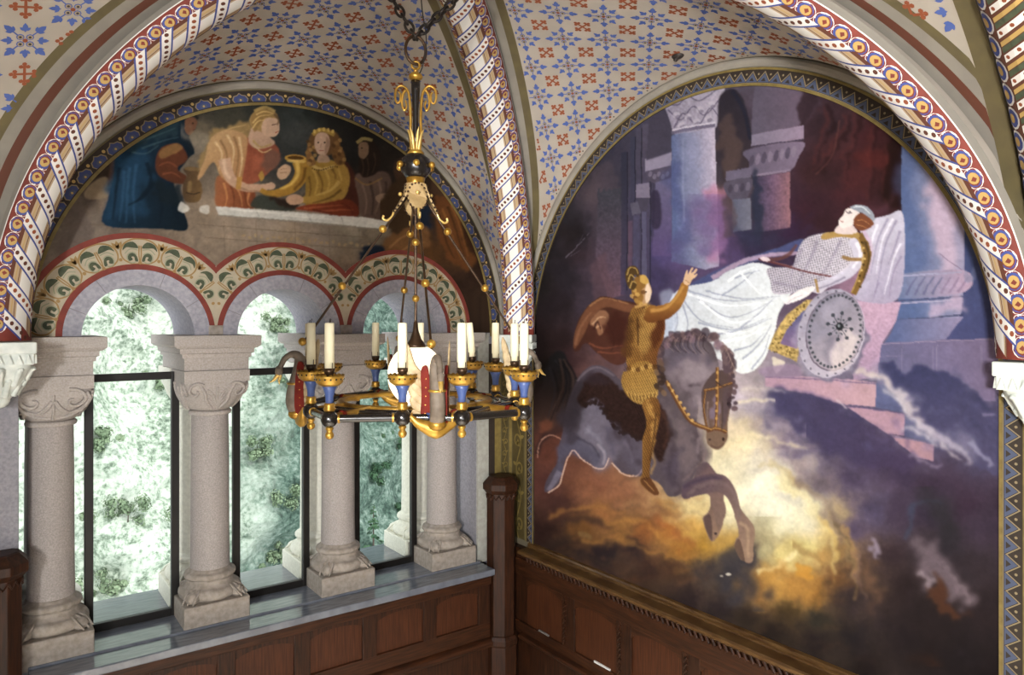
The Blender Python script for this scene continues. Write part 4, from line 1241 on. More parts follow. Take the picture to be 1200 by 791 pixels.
    def ell(s, cx, cy, rx, ry, col, rot=0, f=.7, **k):
        s.poly([(cx+x, cy+y) for x, y in rot2([(rx*math.cos(t), ry*math.sin(t)) for t in linspace(0, 2*PI, 25)[:-1]], math.radians(rot))], col, f, False, **k)
    def line(s, pts, col, w, w1=None, f=.6, alpha=1., **k):
        P = spline(pts, 6) if len(pts) > 2 else pts
        n = len(P); w1 = w if w1 is None else w1; L = []; R = []
        for i in range(n):
            p, q = P[max(i-1, 0)], P[min(i+1, n-1)]; d = math.hypot(q[0]-p[0], q[1]-p[1]) or 1
            ww = (w+(w1-w)*i/max(n-1, 1))/2; nx, ny = -(q[1]-p[1])/d*ww, (q[0]-p[0])/d*ww
            L.append((P[i][0]+nx, P[i][1]+ny)); R.append((P[i][0]-nx, P[i][1]-ny))
        s.poly(L+R[::-1], col, f, False, alpha, **k)
    def fol(s, lines, col, w, w1=.4, f=.5, alpha=.6):     # many tapering folds of drapery
        for l in lines: s.line(l, col, w, w1, f, alpha)
    def mottle(s, amt, scales=(2, 5, 14)):
        for r in scales:
            n = s.rs.randn(s.h//max(1, r//2)+2, s.w//max(1, r//2)+2).astype(np.float32)
            n = s.blur(n, 1.2); n /= n.std(); g = s.up(n, max(1, r//2))[:s.h, :s.w] if r >= 2 else n[:s.h, :s.w]
            if g.shape != (s.h, s.w): g = np.pad(g, ((0, s.h-g.shape[0]), (0, s.w-g.shape[1])), mode='edge')
            s.a *= 1+amt*g[..., None]
        s.a = np.clip(s.a, 0, 1)
    def tone(s, sat, gam, gain):          # the painter's overall palette: saturation and depth of the pigments
        L = s.a @ np.array([.3, .55, .15], np.float32)
        s.a = np.clip(L[..., None]+(s.a-L[..., None])*sat, 0, 1)
        s.a[..., 2] -= .42*np.maximum(0, s.a[..., 2]-np.maximum(s.a[..., 0], s.a[..., 1]))
        s.a = s.a**gam*gain
    def sample(s, px, py):
        x = np.clip((px-s.x0)*s.k-.5, 0, s.w-1.01); y = np.clip((py-s.y0)*s.k-.5, 0, s.h-1.01)
        xi = x.astype(int); yi = y.astype(int); fx = (x-xi)[:, None]; fy = (y-yi)[:, None]
        a = s.a
        return (a[yi, xi]*(1-fx)+a[yi, xi+1]*fx)*(1-fy)+(a[yi+1, xi]*(1-fx)+a[yi+1, xi+1]*fx)*fy
def smudge(cv, seed, n, box, wl, cols, ang, alpha=.18, f=2.5):   # loose cloud strokes
    r = random.Random(seed)
    for _ in range(n):
        x, y = r.uniform(box[0], box[2]), r.uniform(box[1], box[3]); a = ang+r.uniform(-.45, .45); L = r.uniform(*wl)
        b = a+r.uniform(-.5, .5)
        p = [(x, y), (x+L*.5*math.cos(a), y+L*.5*math.sin(a)), (x+L*.5*(math.cos(a)+math.cos(b)), y+L*.5*(math.sin(a)+math.sin(b)))]
        cv.line(p, r.choice(cols), r.uniform(4, 9), 1.5, f, alpha)

# ---------------------------------------------------- the large mural
c = Canvas(600, 60, 1215, 830, 1.5, 3)
c.base([
 (625,400,'#2a1d1d'),(630,330,'#2a2524'),(640,290,'#2b2729'),(650,250,'#33303a'),(665,275,'#2c2526'),(665,320,'#352e36'),(650,360,'#2e2428'),(660,400,'#38282a'),(640,440,'#2a211f'),
 (680,300,'#42333a'),(700,325,'#544656'),(720,300,'#5d4d5e'),(720,340,'#584a63'),(690,350,'#4b3f4e'),(700,260,'#4a4457'),(695,230,'#5d4f55'),(720,210,'#3d3a52'),(735,180,'#45415e'),(750,150,'#4c4867'),
 (745,230,'#4a4870'),(760,270,'#474375'),(775,300,'#4a4287'),(780,330,'#433a72'),(740,330,'#4a4266'),(790,350,'#54497a'),(770,360,'#453a5e'),(800,300,'#5a4c86'),(830,300,'#654e86'),(850,290,'#4a3a66'),(870,275,'#35355f'),
 (845,180,'#3a323e'),(858,150,'#433a48'),(862,200,'#4c4650'),(850,240,'#544440'),(900,275,'#3b3154'),(930,270,'#40294a'),(945,250,'#442530'),(960,200,'#43282c'),(985,170,'#4a2a2e'),(960,140,'#3c2930'),(930,120,'#584e62'),
 (1000,210,'#552a2c'),(1020,190,'#4c2425'),(1045,190,'#2e1614'),(1045,230,'#331917'),(1000,235,'#4d272e'),(1030,245,'#54303a'),(970,260,'#40242b'),(1020,160,'#4a2428'),(920,285,'#3c2c4c'),(880,295,'#332c55'),
 (690,430,'#6a4a48'),(670,420,'#4e3438'),(650,480,'#55322c'),(640,520,'#6a3d30'),(670,545,'#774a38'),(640,560,'#5b3630'),(655,590,'#4a2e2a'),(640,620,'#3a2420'),(690,560,'#83543e'),(720,575,'#8f6044'),(750,590,'#a07a54'),
 (700,600,'#946338'),(680,620,'#7a5228'),(660,640,'#3c2c27'),(700,650,'#30272b'),(740,645,'#33272b'),(720,620,'#8d6433'),(750,625,'#8d572c'),(780,620,'#a9702f'),(800,640,'#a5722f'),(780,600,'#b48d55'),(820,640,'#b0852f'),
 (790,575,'#cdbb8e'),(810,595,'#d2bf88'),(830,570,'#ddd5ae'),(850,600,'#ddd6b4'),(810,620,'#c69c4a'),(850,645,'#b8913f'),(870,580,'#dfdcc2'),(880,545,'#dad4bb'),(866,520,'#d2c4a0'),(848,545,'#d8d0b2'),
 (900,600,'#dddac2'),(890,570,'#dfdbc2'),(920,620,'#d4ceaa'),(905,650,'#a39a74'),(930,655,'#cdbd7c'),(950,640,'#cdbd78'),(940,600,'#d3c78a'),(915,570,'#d6d1b4'),(960,620,'#c4a966'),(965,650,'#b08a4c'),(975,600,'#9e8a68'),(985,640,'#8f7040'),(985,675,'#7a5530'),
 (910,680,'#bd964c'),(890,690,'#9a6f36'),(930,685,'#a87a38'),(955,690,'#94672a'),(880,660,'#5a4c48'),(850,680,'#3e3839'),(820,670,'#423a3c'),(790,665,'#4a3428'),(760,670,'#443029'),(800,700,'#372a2c'),(840,710,'#33292b'),
 (870,720,'#352b25'),(920,715,'#4a3a22'),(960,720,'#33302a'),(900,745,'#2f2522'),(950,750,'#2d2426'),(1000,740,'#282226'),(1000,700,'#3a2f30'),(1010,660,'#5a4538'),(1000,620,'#54486a'),(1020,600,'#4a4268'),(1010,780,'#2a201f'),
 (868,478,'#a79daa'),(866,460,'#b3a6b2'),(880,455,'#b9abab'),(858,500,'#cdbc9c'),(850,520,'#d2c39c'),(830,535,'#d2c8a6'),(900,470,'#5d5888'),(890,500,'#6a6286'),(870,500,'#b09f98'),(910,520,'#8a7b86'),(890,530,'#b3a58f'),(940,545,'#7d6c74'),(930,500,'#4a457c'),(960,480,'#46427a'),(1000,500,'#46407a'),
 (970,530,'#4d446e'),(1000,560,'#493e62'),(960,570,'#6a5d68'),(1030,540,'#47396a'),(1060,560,'#3f3352'),(1090,580,'#41324a'),(1050,600,'#423650'),(1130,590,'#413043'),(1150,610,'#43364a'),(1080,610,'#3b3048'),(1110,630,'#343038'),
 (1080,640,'#3d333b'),(1140,660,'#3a3036'),(1150,720,'#312629'),(1060,690,'#342729'),(1040,650,'#3f3036'),(1060,740,'#2a2124'),(1120,760,'#241d1f'),(1160,780,'#221a1c'),(1090,760,'#281e1f'),(1080,720,'#2c2223'),(1180,600,'#3c2c3a'),
 (1080,450,'#43427c'),(1110,470,'#3f3f78'),(1140,490,'#45447c'),(1150,530,'#4d4878'),(1120,500,'#4a4880'),(1060,470,'#5a5788'),(1040,420,'#6c638c'),(1090,410,'#74688e'),(1140,410,'#786a92'),(1150,440,'#6f6490'),(1180,450,'#70658c'),
 (1180,200,'#4f5a9c'),(1000,330,'#8a6a80'),(760,110,'#4a4662'),(700,160,'#40405e'),(660,200,'#302e36'),(900,90,'#5c5468'),(1000,110,'#4a3036'),(840,100,'#655d74')], 3.0)
c.warp(3.6, .04)
smudge(c, 1, 60, (640, 220, 780, 420), (20, 60), ['#55465a', '#443a55', '#3a2c30', '#5c4c62'], -1.2, .16, 4)
smudge(c, 2, 70, (640, 560, 800, 690), (25, 70), ['#9a6a34', '#7c4a2c', '#b07f3a', '#3a2a28', '#5d3a2c', '#8d5a36'], .1, .20, 2.5)
smudge(c, 5, 60, (860, 450, 1080, 600), (30, 80), ['#5a5488', '#403a6c', '#7a7090', '#4b426c', '#5c4c66'], .55, .17, 4)
smudge(c, 6, 60, (990, 580, 1160, 780), (25, 70), ['#3a2c34', '#2a2024', '#4a3b4a', '#33282e'], .8, .16, 4)
smudge(c, 7, 40, (830, 670, 1000, 760), (30, 80), ['#3a2c26', '#54402a', '#2d2528', '#5a3a2a'], .1, .18, 3)
# far towers and colonnade on the left
c.poly([(688,260),(690,208),(716,190),(722,262),(705,330),(690,300)], '#5c5058', 2, alpha=.5, grad=(690,210,705,320), col2='#4b3c48')
c.poly([(700,226),(728,220),(732,345),(712,350),(698,300)], '#454559', 1.2, False, grad=(700,225,715,345), col2='#6a505e', grain=.05)
for i in range(5): c.poly([(700+i*6,227),(700+i*6,221),(703+i*6,220),(703+i*6,227)], '#454559', .5, False)
c.poly([(693,330),(702,300),(712,290),(716,348),(696,352)], '#664c56', 2, alpha=.6)
c.line([(662,302),(676,288),(690,272)], '#7d7688', 1.4, .5, .6, .7); c.line([(668,300),(680,292)], '#6d6678', 1, .4, .6, .6); c.line([(676,288),(683,274)], '#6d6678', 1, .4, .6, .5)
for x, w, t, col in ((731,7,178,'#353758'),(741,6,160,'#41436a'),(748,7,150,'#55516f'),(757,10,145,'#5c5570')):
    c.poly([(x-w/2,t),(x+w/2,t),(x+w/2,345),(x-w/2,345)], col, .8, False, alpha=.75, grad=(x,t,x,345), col2='#463f68')
    c.line([(x+w/2,t),(x+w/2,340)], '#2a2840', 1.4, 1.2, .5, .7)
c.poly([(745,216),(760,214),(762,232),(745,232)], '#7b7290', .7, False); c.poly([(738,238),(752,234),(751,250),(741,252)], '#5f5a76', .8, False)
c.poly([(746,232),(761,232),(757,248),(751,248)], '#4d4864', .8, False); c.poly([(752,248),(757,248),(758,330),(752,330)], '#5a5682', .8, False)
c.poly([(741,252),(749,252),(748,330),(742,330)], '#514d78', .8, False); c.poly([(735,260),(741,258),(741,325),(737,330)], '#6a5060', .8, False, alpha=.7)
c.poly([(756,186),(787,176),(787,194),(756,202)], '#8a82a2', .7, False); c.poly([(756,201),(786,194),(786,204),(770,216),(760,212)], '#58506c', .8, False)
for i in range(5): c.ell(762+i*5,204+(i%2)*3,2.2,3.4,'#7f7796',20,.6,alpha=.7)
c.poly([(768,214),(787,208),(787,300),(764,300)], '#6a6796', 1, False, grad=(764,200,787,300), col2='#5a4a8a'); c.poly([(763,228),(772,226),(774,262),(764,266)], '#383050', 1.5, alpha=.8)
c.poly([(760,140),(787,118),(787,178),(757,188)], '#4a4560', 1.2, False)
# big lilac column
c.poly([(775,118),(850,100),(846,125),(840,148),(836,152),(792,160),(787,150),(782,134)], '#8d86a2', .9, False, grad=(780,130,850,120), col2='#a59db2', grain=.04)
for p in (((782,128),(798,140),(812,124),(826,134),(846,112)),((790,150),(800,132),(818,146),(832,126),(842,136)),((778,120),(794,122),(806,112),(820,118),(840,104))):
    c.line(p,'#5f5678',2.0,1.2,.6,.75)
for x,y in ((792,134),(806,136),(820,128),(834,122),(798,146),(816,142),(830,138)): c.ell(x,y,4.5,3.6,'#b5adbe',-20,.8,alpha=.65); c.ell(x+1.6,y+2,3,2,'#6d6484',-20,.7,alpha=.6)
c.line([(786,156),(812,150),(838,146)],'#6a6284',4,4,.6,.9); c.line([(787,153),(812,147),(839,143)],'#bab3c6',2,2,.5,.9)
c.poly([(787,158),(838,149),(842,312),(826,316),(787,306)], '#5a66ac', .8, False, grad=(787,200,842,196), col2='#b3a7bd', grain=.03)
c.poly([(806,154),(822,151),(824,240),(806,250)], '#8487bd', 4, False, alpha=.6)
c.poly([(824,228),(841,222),(843,310),(828,314)], '#b4788e', 3.5, False, alpha=.75); c.poly([(786,200),(800,198),(802,300),(786,306)], '#4a50a4', 4, False, alpha=.5)
c.poly([(786,262),(842,256),(844,318),(790,318)], '#5f4d92', 9, False, alpha=.55); smudge(c, 9, 16, (780,250,835,310), (20,40), ['#6a55a0','#4a4298','#7c5c98'], -.3, .22, 4)
c.line([(800,162),(801,260)],'#9aa0cf',2,2,1.5,.4)
# dark arches behind, small column, second column
c.poly([(842,118),(858,104),(872,118),(880,150),(882,170),(876,200),(850,214),(844,180)], '#352f3c', 1.5, grad=(850,120,870,220), col2='#45383c')
c.poly([(848,150),(856,130),(864,140),(870,175),(858,200),(850,200)], '#5d4a46', 2.5, alpha=.7); c.line([(858,106),(872,130),(879,164)],'#2a2a48',5,4,1,.9)
c.poly([(886,95),(944,90),(946,118),(938,148),(880,160),(882,120)], '#5f5770', 1, False, grad=(884,120,945,118), col2='#705f72'); c.poly([(936,100),(960,104),(948,130),(940,146)], '#3e2c34', 2, alpha=.9)
c.poly([(880,158),(942,146),(942,162),(880,172)], '#7d7592', .7, False, grad=(880,160,942,155), col2='#927f96'); c.line([(880,172),(942,163)],'#4a4058',1.6,1.6,.5)
c.poly([(874,176),(940,165),(934,186),(924,200),(882,206),(878,190)], '#635a76', .8, grad=(876,185,936,180), col2='#80708a')
for i in range(8):
    c.ell(881+i*7,188-i*1.6,2.8,7,'#8a7c94' if i%2 else '#4d445e',12,.7,alpha=.65)
c.line([(882,206),(926,199)],'#897a92',2.6,2.6,.5,.8)
c.poly([(884,208),(925,201),(926,266),(884,272)], '#45406a', .8, False, grad=(884,235,926,235), col2='#90666e', grain=.05); c.poly([(882,210),(890,210),(890,272),(880,274)], '#2e3358', 2, alpha=.8)
c.poly([(851,200),(880,196),(880,208),(850,212)], '#6a6280', .8, False); c.poly([(848,214),(880,209),(878,226),(872,232),(856,234)], '#575068', .8)
for i in range(4): c.ell(855+i*7,221-i,2.6,5,'#766d86' if i%2 else '#423b52',10,.7,alpha=.6)
c.poly([(857,234),(879,231),(880,268),(858,272)], '#5b5d82', .8, False, grad=(857,250,880,250), col2='#70708c'); c.poly([(843,240),(857,236),(857,282),(843,284)], '#5c4a48', 2, False, alpha=.6)
smudge(c, 11, 26, (845,262,940,295), (20,45), ['#33325e','#3d3a70','#40304e','#2d2a50'], -.15, .3, 3.5)
# red curtain
for l in (((985,130),(978,170),(958,200)),((1000,128),(994,170),(985,210)),((1020,150),(1014,190),(1012,230)),((962,120),(966,150),(955,190)),((1038,170),(1034,210),(1036,240))):
    c.line(l,'#63302e',5,2,2.2,.5); c.line([(x+6,y) for x,y in l],'#2c1719',4,2,2,.5)
c.line([(983,140),(976,180),(956,204)],'#7d4a42',2,1,1.2,.5); c.poly([(1004,178),(1040,180),(1040,205),(1006,204)],'#6a2c28',4,False,alpha=.5); c.poly([(1040,160),(1058,176),(1058,240),(1038,236)],'#2a1412',3,alpha=.7)
c.line([(1000,240),(1030,238),(1056,232)],'#6d4450',7,5,4,.5)
# right column and its base
c.poly([(1056,150),(1140,150),(1150,260),(1131,330),(1131,395),(1046,395),(1056,330)], '#5667b0', .7, False, grad=(1056,250,1131,240), col2='#a49ac0')
c.poly([(1092,180),(1130,210),(1130,318),(1098,318)], '#b7a2b6', 5, False, alpha=.95); c.poly([(1056,170),(1074,174),(1074,320),(1056,322)],'#4e60ae',5,False,alpha=.5)
c.poly([(1130,225),(1150,255),(1166,310),(1166,398),(1108,398),(1126,366),(1130,320)], '#4a57a0', .8, False, grad=(1140,250,1140,395), col2='#4b4f9a')
c.poly([(1051,322),(1130,316),(1130,342),(1049,350),(1046,336)], '#6270b0', .7, grad=(1050,335,1130,330), col2='#ad95ac')
for i in range(7): c.line([(1062+i*10,346-i*.6),(1066+i*10,336),(1074+i*10,324)],'#5a5c9a' if i<4 else '#7d6a92',3,1.5,.9,.65)
for y,cc in ((320,'#9a98c4'),(349,'#4a4f8c'),(352,'#a8a0c4'),(371,'#43467f'),(374,'#9890b8')): c.line([(1049,y+4),(1090,y+1),(1128,y-2)],cc,1.8,1.8,.5,.85)
c.poly([(1090,354),(1128,350),(1128,368),(1092,371)],'#b09bb4',3,False,alpha=.75); c.poly([(1050,374),(1128,372),(1108,398),(1036,402),(1044,390)],'#5561a8',.8,False,grad=(1045,390,1125,378),col2='#8a80b0')
c.poly([(1030,402),(1166,396),(1166,470),(1026,470)], '#64629a', .8, False, grad=(1040,420,1165,410), col2='#7b6c96'); c.line([(1030,403),(1090,400),(1163,397)],'#8f7fa0',1.3,1.3,.5,.8)
for x in (1057,1093,1098,1150): c.line([(x,404),(x,440)],'#8d82a8',1,1,.5,.55)
c.line([(1030,418),(1060,416)],'#8d82a8',1,.6,.5,.5); c.line([(1100,297),(1128,316)],'#6d5a78',1,.8,.5,.6)
c.poly([(1131,315),(1136,322),(1140,312),(1144,326),(1130,330)],'#7a80b8',1.2,alpha=.5)
# couch: pillow, pink block, steps
c.poly([(1004,352),(1056,354),(1050,376),(1032,404),(1028,440),(1000,446),(996,420)], '#b495ab', .8, False, grad=(1010,360,1010,440), col2='#a0859f', grain=.03)
c.poly([(896,441),(935,440),(1000,444),(1027,449),(1027,477),(983,473),(950,462),(896,452)], '#a88799', 1, False, grad=(900,445,1020,470), col2='#b08f98'); c.line([(896,441),(960,444),(1027,450)],'#5f5080',1.5,1.5,.6,.6)
c.poly([(1026,448),(1060,456),(1062,484),(1026,477)],'#5c62a2',1,False); c.poly([(992,476),(1060,484),(1060,510),(1040,508),(1018,494)], '#a58494', 1, False); c.poly([(1060,484),(1092,500),(1094,520),(1060,512)],'#5d609c',1.2,False)
c.poly([(1040,508),(1094,520),(1093,540),(1074,536)], '#a27f8a', 1, False); c.line([(990,475),(1060,484)],'#6a5a88',1.5,1.5,.6,.6); c.line([(1042,510),(1094,520)],'#6a6a9c',1.5,1.5,.6,.6)
# clouds over the steps
c.poly([(1028,430),(1046,424),(1064,431),(1078,424),(1096,431),(1122,442),(1142,458),(1160,486),(1170,500),(1170,556),(1140,548),(1110,520),(1085,490),(1066,464),(1044,444)], '#3f4080', 2.2, grad=(1090,430,1120,530), col2='#514c80')
smudge(c, 21, 26, (1050,432,1150,520), (20,45), ['#35376f','#55548e','#4a4880','#6a6796'], .7, .3, 3)
c.line([(992,432),(1026,441),(1046,450),(1068,478),(1092,508),(1116,534),(1132,552)], '#8580a6', 20, 9, 5, .5)
c.line([(996,428),(1020,438),(1042,448)], '#bfb3a8', 9, 8, 2.6, .8); c.line([(1040,446),(1054,462),(1068,478),(1092,506)], '#b9aeac', 11, 10, 3, .8); c.line([(1080,492),(1098,512),(1116,532),(1130,551)], '#a39bb0', 11, 5, 3, .8)
for l in (((1030,455),(1050,465),(1062,480)),((1056,500),(1078,504),(1096,520)),((1100,520),(1112,540),(1124,550))): c.line(l,'#cfc5bc',5,1.5,2.2,.5)
c.line([(1126,520),(1142,534),(1162,550)],'#8b88b4',7,5,2,.75); c.line([(1150,486),(1166,486)],'#8a7fa8',4,2,1.5,.6)
c.poly([(896,458),(925,452),(956,462),(984,474),(1000,486),(1024,500),(1044,514),(1064,532),(1080,546),(1060,560),(990,540),(930,510),(896,490)], '#48437c', 3.5, grad=(920,460,1050,545), col2='#493c66')
smudge(c, 22, 30, (900,462,1040,540), (25,60), ['#3e3a72','#575188','#5c5078','#443a66'], .5, .3, 3.5)
c.line([(1072,536),(1088,548),(1100,552)],'#8d7fa0',6,2,2.4,.6); c.line([(980,468),(992,478)],'#b9a9b0',3,1.5,1.2,.7)
c.line([(868,452),(890,450),(918,462)],'#c3b6ac',6,2,2.5,.7); c.line([(862,470),(884,468),(900,472)],'#d2c6a8',6,2,2,.8); c.line([(872,482),(900,490),(928,500)],'#6d6692',10,4,4,.6)
c.line([(866,516),(890,524),(920,520),(944,528)],'#d0c29e',6,2,2.4,.65); c.line([(880,500),(905,510),(930,512)],'#a898a0',9,4,4,.6); c.line([(930,540),(950,530),(972,534)],'#554c88',8,4,3,.5)
c.line([(888,546),(920,556),(950,580)],'#a2906a',5,2,2,.5)
# swirl of light
for l,cc,w,a in ((((900,548),(950,576),(984,616),(1002,664)),'#a58c58',9,.55),(((906,560),(948,590),(976,630),(984,672)),'#d2c283',12,.6),(((930,560),(972,596),(1000,640),(1012,690)),'#6d5c60',9,.5),(((986,612),(998,640),(1008,676),(1004,706)),'#b28c4a',6,.55),
                 (((976,606),(994,636),(1000,664)),'#4d4032',3,.6),(((1000,640),(1010,668),(1018,704)),'#8a6a56',8,.45),(((960,600),(980,640),(980,684)),'#b58f45',6,.5),(((940,640),(962,660),(968,690)),'#7d5a30',7,.4)):
    c.line(l,cc,w,w*.4,2.4,a)
c.ell(914,604,36,40,'#e0ddc8',0,12,alpha=.7); c.ell(838,596,18,30,'#ddd3a6',0,9,alpha=.5); c.line([(892,678),(920,668),(944,650)],'#ddd09c',7,3,2,.8); c.poly([(898,688),(920,672),(944,668),(962,676),(952,692),(920,700)],'#b0813a',4,alpha=.65)
c.poly([(934,676),(943,660),(952,676)],'#c08a30',2,alpha=.8); c.ell(902,642,22,14,'#a39c7a',0,7,alpha=.55); c.poly([(830,664),(856,652),(884,654),(896,668),(890,690),(850,696),(826,684)],'#3d3a44',6,alpha=.85); c.ell(853,673,3.4,1.6,'#b9b3a8',0,.8); c.ell(845,675,2,1.2,'#9a948c',0,.8)
c.poly([(1052,626),(1062,640),(1078,652),(1110,664),(1130,690),(1140,716),(1126,718),(1098,694),(1080,676)], '#72636c', 5, alpha=.85); c.line([(1076,668),(1090,684),(1100,690)],'#9a8c94',6,3,2.5,.6); c.line([(1112,672),(1126,696),(1134,712)],'#8d7d84',6,3,3,.5)
c.poly([(1098,676),(1104,690),(1118,718),(1138,724),(1110,722),(1096,704)],'#5d3824',3,alpha=.8); c.line([(1054,634),(1062,610),(1080,598),(1104,597)],'#404a7c',7,4,2.5,.65); c.ell(1094,626,30,24,'#33333a',0,10,alpha=.6)
c.line([(1018,636),(1026,650),(1030,660)],'#9a8fa8',7,3,2.5,.7); c.line([(1020,668),(1030,690),(1032,718)],'#7d5a40',9,3,4,.55); c.ell(1086,752,22,9,'#4a2c1c',0,6,alpha=.5)
for l in (((648,600),(690,588),(730,600)),((700,608),(740,614),(790,640)),((720,632),(760,648),(810,650)),((680,640),(700,626),(720,628))): c.line(l,'#b5803a',6,2,2.4,.5)
for l in (((660,612),(690,606),(710,612)),((690,640),(730,650),(742,648)),((640,650),(680,660),(720,676))): c.line(l,'#33252a',9,4,3.5,.6)
c.line([(750,612),(790,622),(806,636)],'#94502a',10,5,4,.5); c.ell(683,628,7,4,'#84683f',-15,2,alpha=.7)
# lady on the couch
c.poly([(1008,268),(1020,257),(1040,252),(1058,252),(1058,328),(1046,354),(1004,351),(1002,342),(1016,318)], '#b7b3cb', .8, grad=(1015,280,1055,330), col2='#9f96b8')
c.fol((((1050,258),(1036,290),(1026,345)),((1040,256),(1028,282),(1020,320)),((1056,300),(1046,320),(1042,350)),((1030,330),(1026,340),(1024,350)),((1054,270),(1048,290),(1040,310))),'#83799f',3,.6,.9,.6)
c.fol((((1046,256),(1034,280),(1026,320)),((1055,285),(1046,305),(1036,345)),((1028,262),(1022,280),(1019,300))),'#dddae6',3,.6,.9,.7); c.line([(1012,270),(1020,290),(1016,320)],'#bd9aae',5,3,1.6,.6)
c.poly([(808,334),(832,320),(857,309),(882,299),(908,291),(940,279),(938,292),(905,303),(880,307),(850,320),(832,332)], '#4a52a0', 1, alpha=.95); c.line([(834,326),(870,306),(905,298),(936,296)],'#a78fa6',6,4,1,.9); c.line([(898,304),(920,300),(934,286)],'#6b4440',6,3,1,.85)
c.poly([(786,350),(800,337),(833,330),(850,319),(866,312),(884,307),(904,312),(934,326),(926,345),(913,366),(908,389),(900,411),(887,431),(868,437),(850,425),(800,398),(776,398),(777,374)], '#bbc0d0', .8, grad=(800,340,890,420), col2='#cdd1d3')
c.fol((((806,340),(850,352),(900,350)),((812,345),(856,372),(906,352)),((826,340),(870,350),(915,346)),((800,350),(822,376),(860,384)),((818,378),(860,386),(900,372)),((840,392),(876,384),(905,372)),((868,384),(890,366),(908,348)),((870,420),(892,400),(904,380)),((880,432),(894,414),(902,392)),((860,326),(876,320),(890,316)),((846,346),(870,330),(884,316)),((790,356),(794,376),(788,394)),((800,356),(806,378),(802,394)),((860,410),(880,404),(896,390))),'#8d92b6',2.6,.5,.7,.7)
c.fol((((806,344),(852,358),(900,354)),((820,352),(858,378),(900,366)),((866,318),(880,334),(892,345)),((846,400),(876,394),(902,380)),((866,428),(886,412),(900,398)),((786,362),(790,380),(784,396)),((830,384),(858,391),(884,386)),((852,330),(866,320),(884,312))),'#e0e3e5',3.2,.6,.8,.75)
c.poly([(782,346),(796,340),(800,360),(792,396),(776,396),(776,372)],'#9aa4cc',2.5,alpha=.6); c.line([(790,344),(784,360),(780,380)],'#bac4e0',3,1,1,.7)
c.poly([(899,314),(926,312),(932,300),(938,286),(946,278),(966,273),(990,272),(1007,274),(1012,296),(1004,316),(978,327),(962,343),(946,341),(908,344),(902,328)], '#b4adc0', .8, grad=(910,330,990,280), col2='#c3bccb')
Y, X = np.mgrid[0:c.h, 0:c.w].astype(np.float32); X = X/c.k+c.x0; Y = Y/c.k+c.y0
mk = c.mask(spline([(899,314),(926,312),(932,300),(938,286),(946,278),(966,273),(990,272),(1000,300),(978,322),(956,338),(908,342),(902,328)], 5, True), .8)
y0, y1, x0, x1, m, XX, YY = mk
g = (np.sin((XX+YY*.6)*2*PI/4.6)*np.sin((XX*.6-YY)*2*PI/4.6)); c.a[y0:y1, x0:x1] *= (1-.26*m*(g > .05))[..., None]
c.fol((((940,290),(930,312),(926,330)),((958,282),(946,310),(936,330)),((985,280),(972,306),(955,330)),((905,330),(925,334),(945,338))),'#7d7496',3,1,1.5,.5)
c.line([(888,303),(920,311),(950,319),(978,324)],'#6b3a3a',2.2,1.8,.6,.9); c.line([(905,306),(930,312)],'#8d5a50',1.2,1,.5,.7)
c.line([(1000,280),(1006,300),(996,318),(972,330),(954,336)],'#b9b4cc',15,9,.9,1.); c.line([(1003,284),(1008,300),(998,314)],'#dcd9e6',5,2,1,.8); c.line([(990,324),(972,333),(956,338)],'#7f7896',3,1.5,.9,.7); c.line([(986,300),(998,304),(1010,304)],'#8f6d3c',4,4,.8,.9); c.line([(955,326),(958,342)],'#a07f48',3,3,.7,.9)
c.poly([(955,336),(944,336),(930,343),(919,352),(922,356),(934,352),(946,346)],'#d9d3d4',.6); c.line([(940,345),(928,350),(920,358)],'#b0a5b2',1,.6,.5,.7); c.ell(896,303,6,2.6,'#c7b6bb',10,.7)
c.line([(1006,274),(1016,296),(1010,322),(1000,344)],'#7d5e2c',10,7,.8,1.); c.line([(1004,276),(1011,298),(1006,322),(998,342)],'#b3924c',2,1.5,.6,.85); c.line([(1013,282),(1018,300),(1012,326)],'#4a3a22',3,2,.8,.7)
for i in range(9): c.ell(1010+3*math.sin(i*.7),284+i*6.4,1.5,1.5,'#c7a765' if i%2 else '#4d3a1c',0,.5,alpha=.9)
c.poly([(964,274),(985,270),(1006,273),(1004,279),(985,277),(964,281)],'#a5854a',.7); c.poly([(977,271),(984,262),(996,262),(1004,272),(990,274)],'#c9b8b6',.7)
c.poly([(983,264),(982,258),(987,252),(991,245),(999,243),(1007,247),(1006,258),(998,264),(989,267)],'#d6cac6',.6); c.line([(990,247),(994,250),(999,249)],'#4d3c44',1,.8,.5,.8); c.ell(996,247.5,1.3,.8,'#2f2730',10,.4); c.line([(984,258),(988,260)],'#a0706c',1.2,.8,.4,.9)
c.poly([(996,242),(1006,239),(1018,243),(1025,253),(1021,260),(1012,250),(1004,247)],'#8d93a6',.7); c.line([(1000,242),(1010,242),(1020,250)],'#c9cfd8',1.8,1,.6,.9); c.poly([(1001,256),(1008,249),(1018,254),(1024,262),(1016,268),(1007,270),(1000,264)],'#7d4a30',.8); c.fol((((1004,258),(1012,258),(1020,263)),((1003,263),(1010,264),(1016,267))),'#b07a4c',1.6,.6,.5,.8)
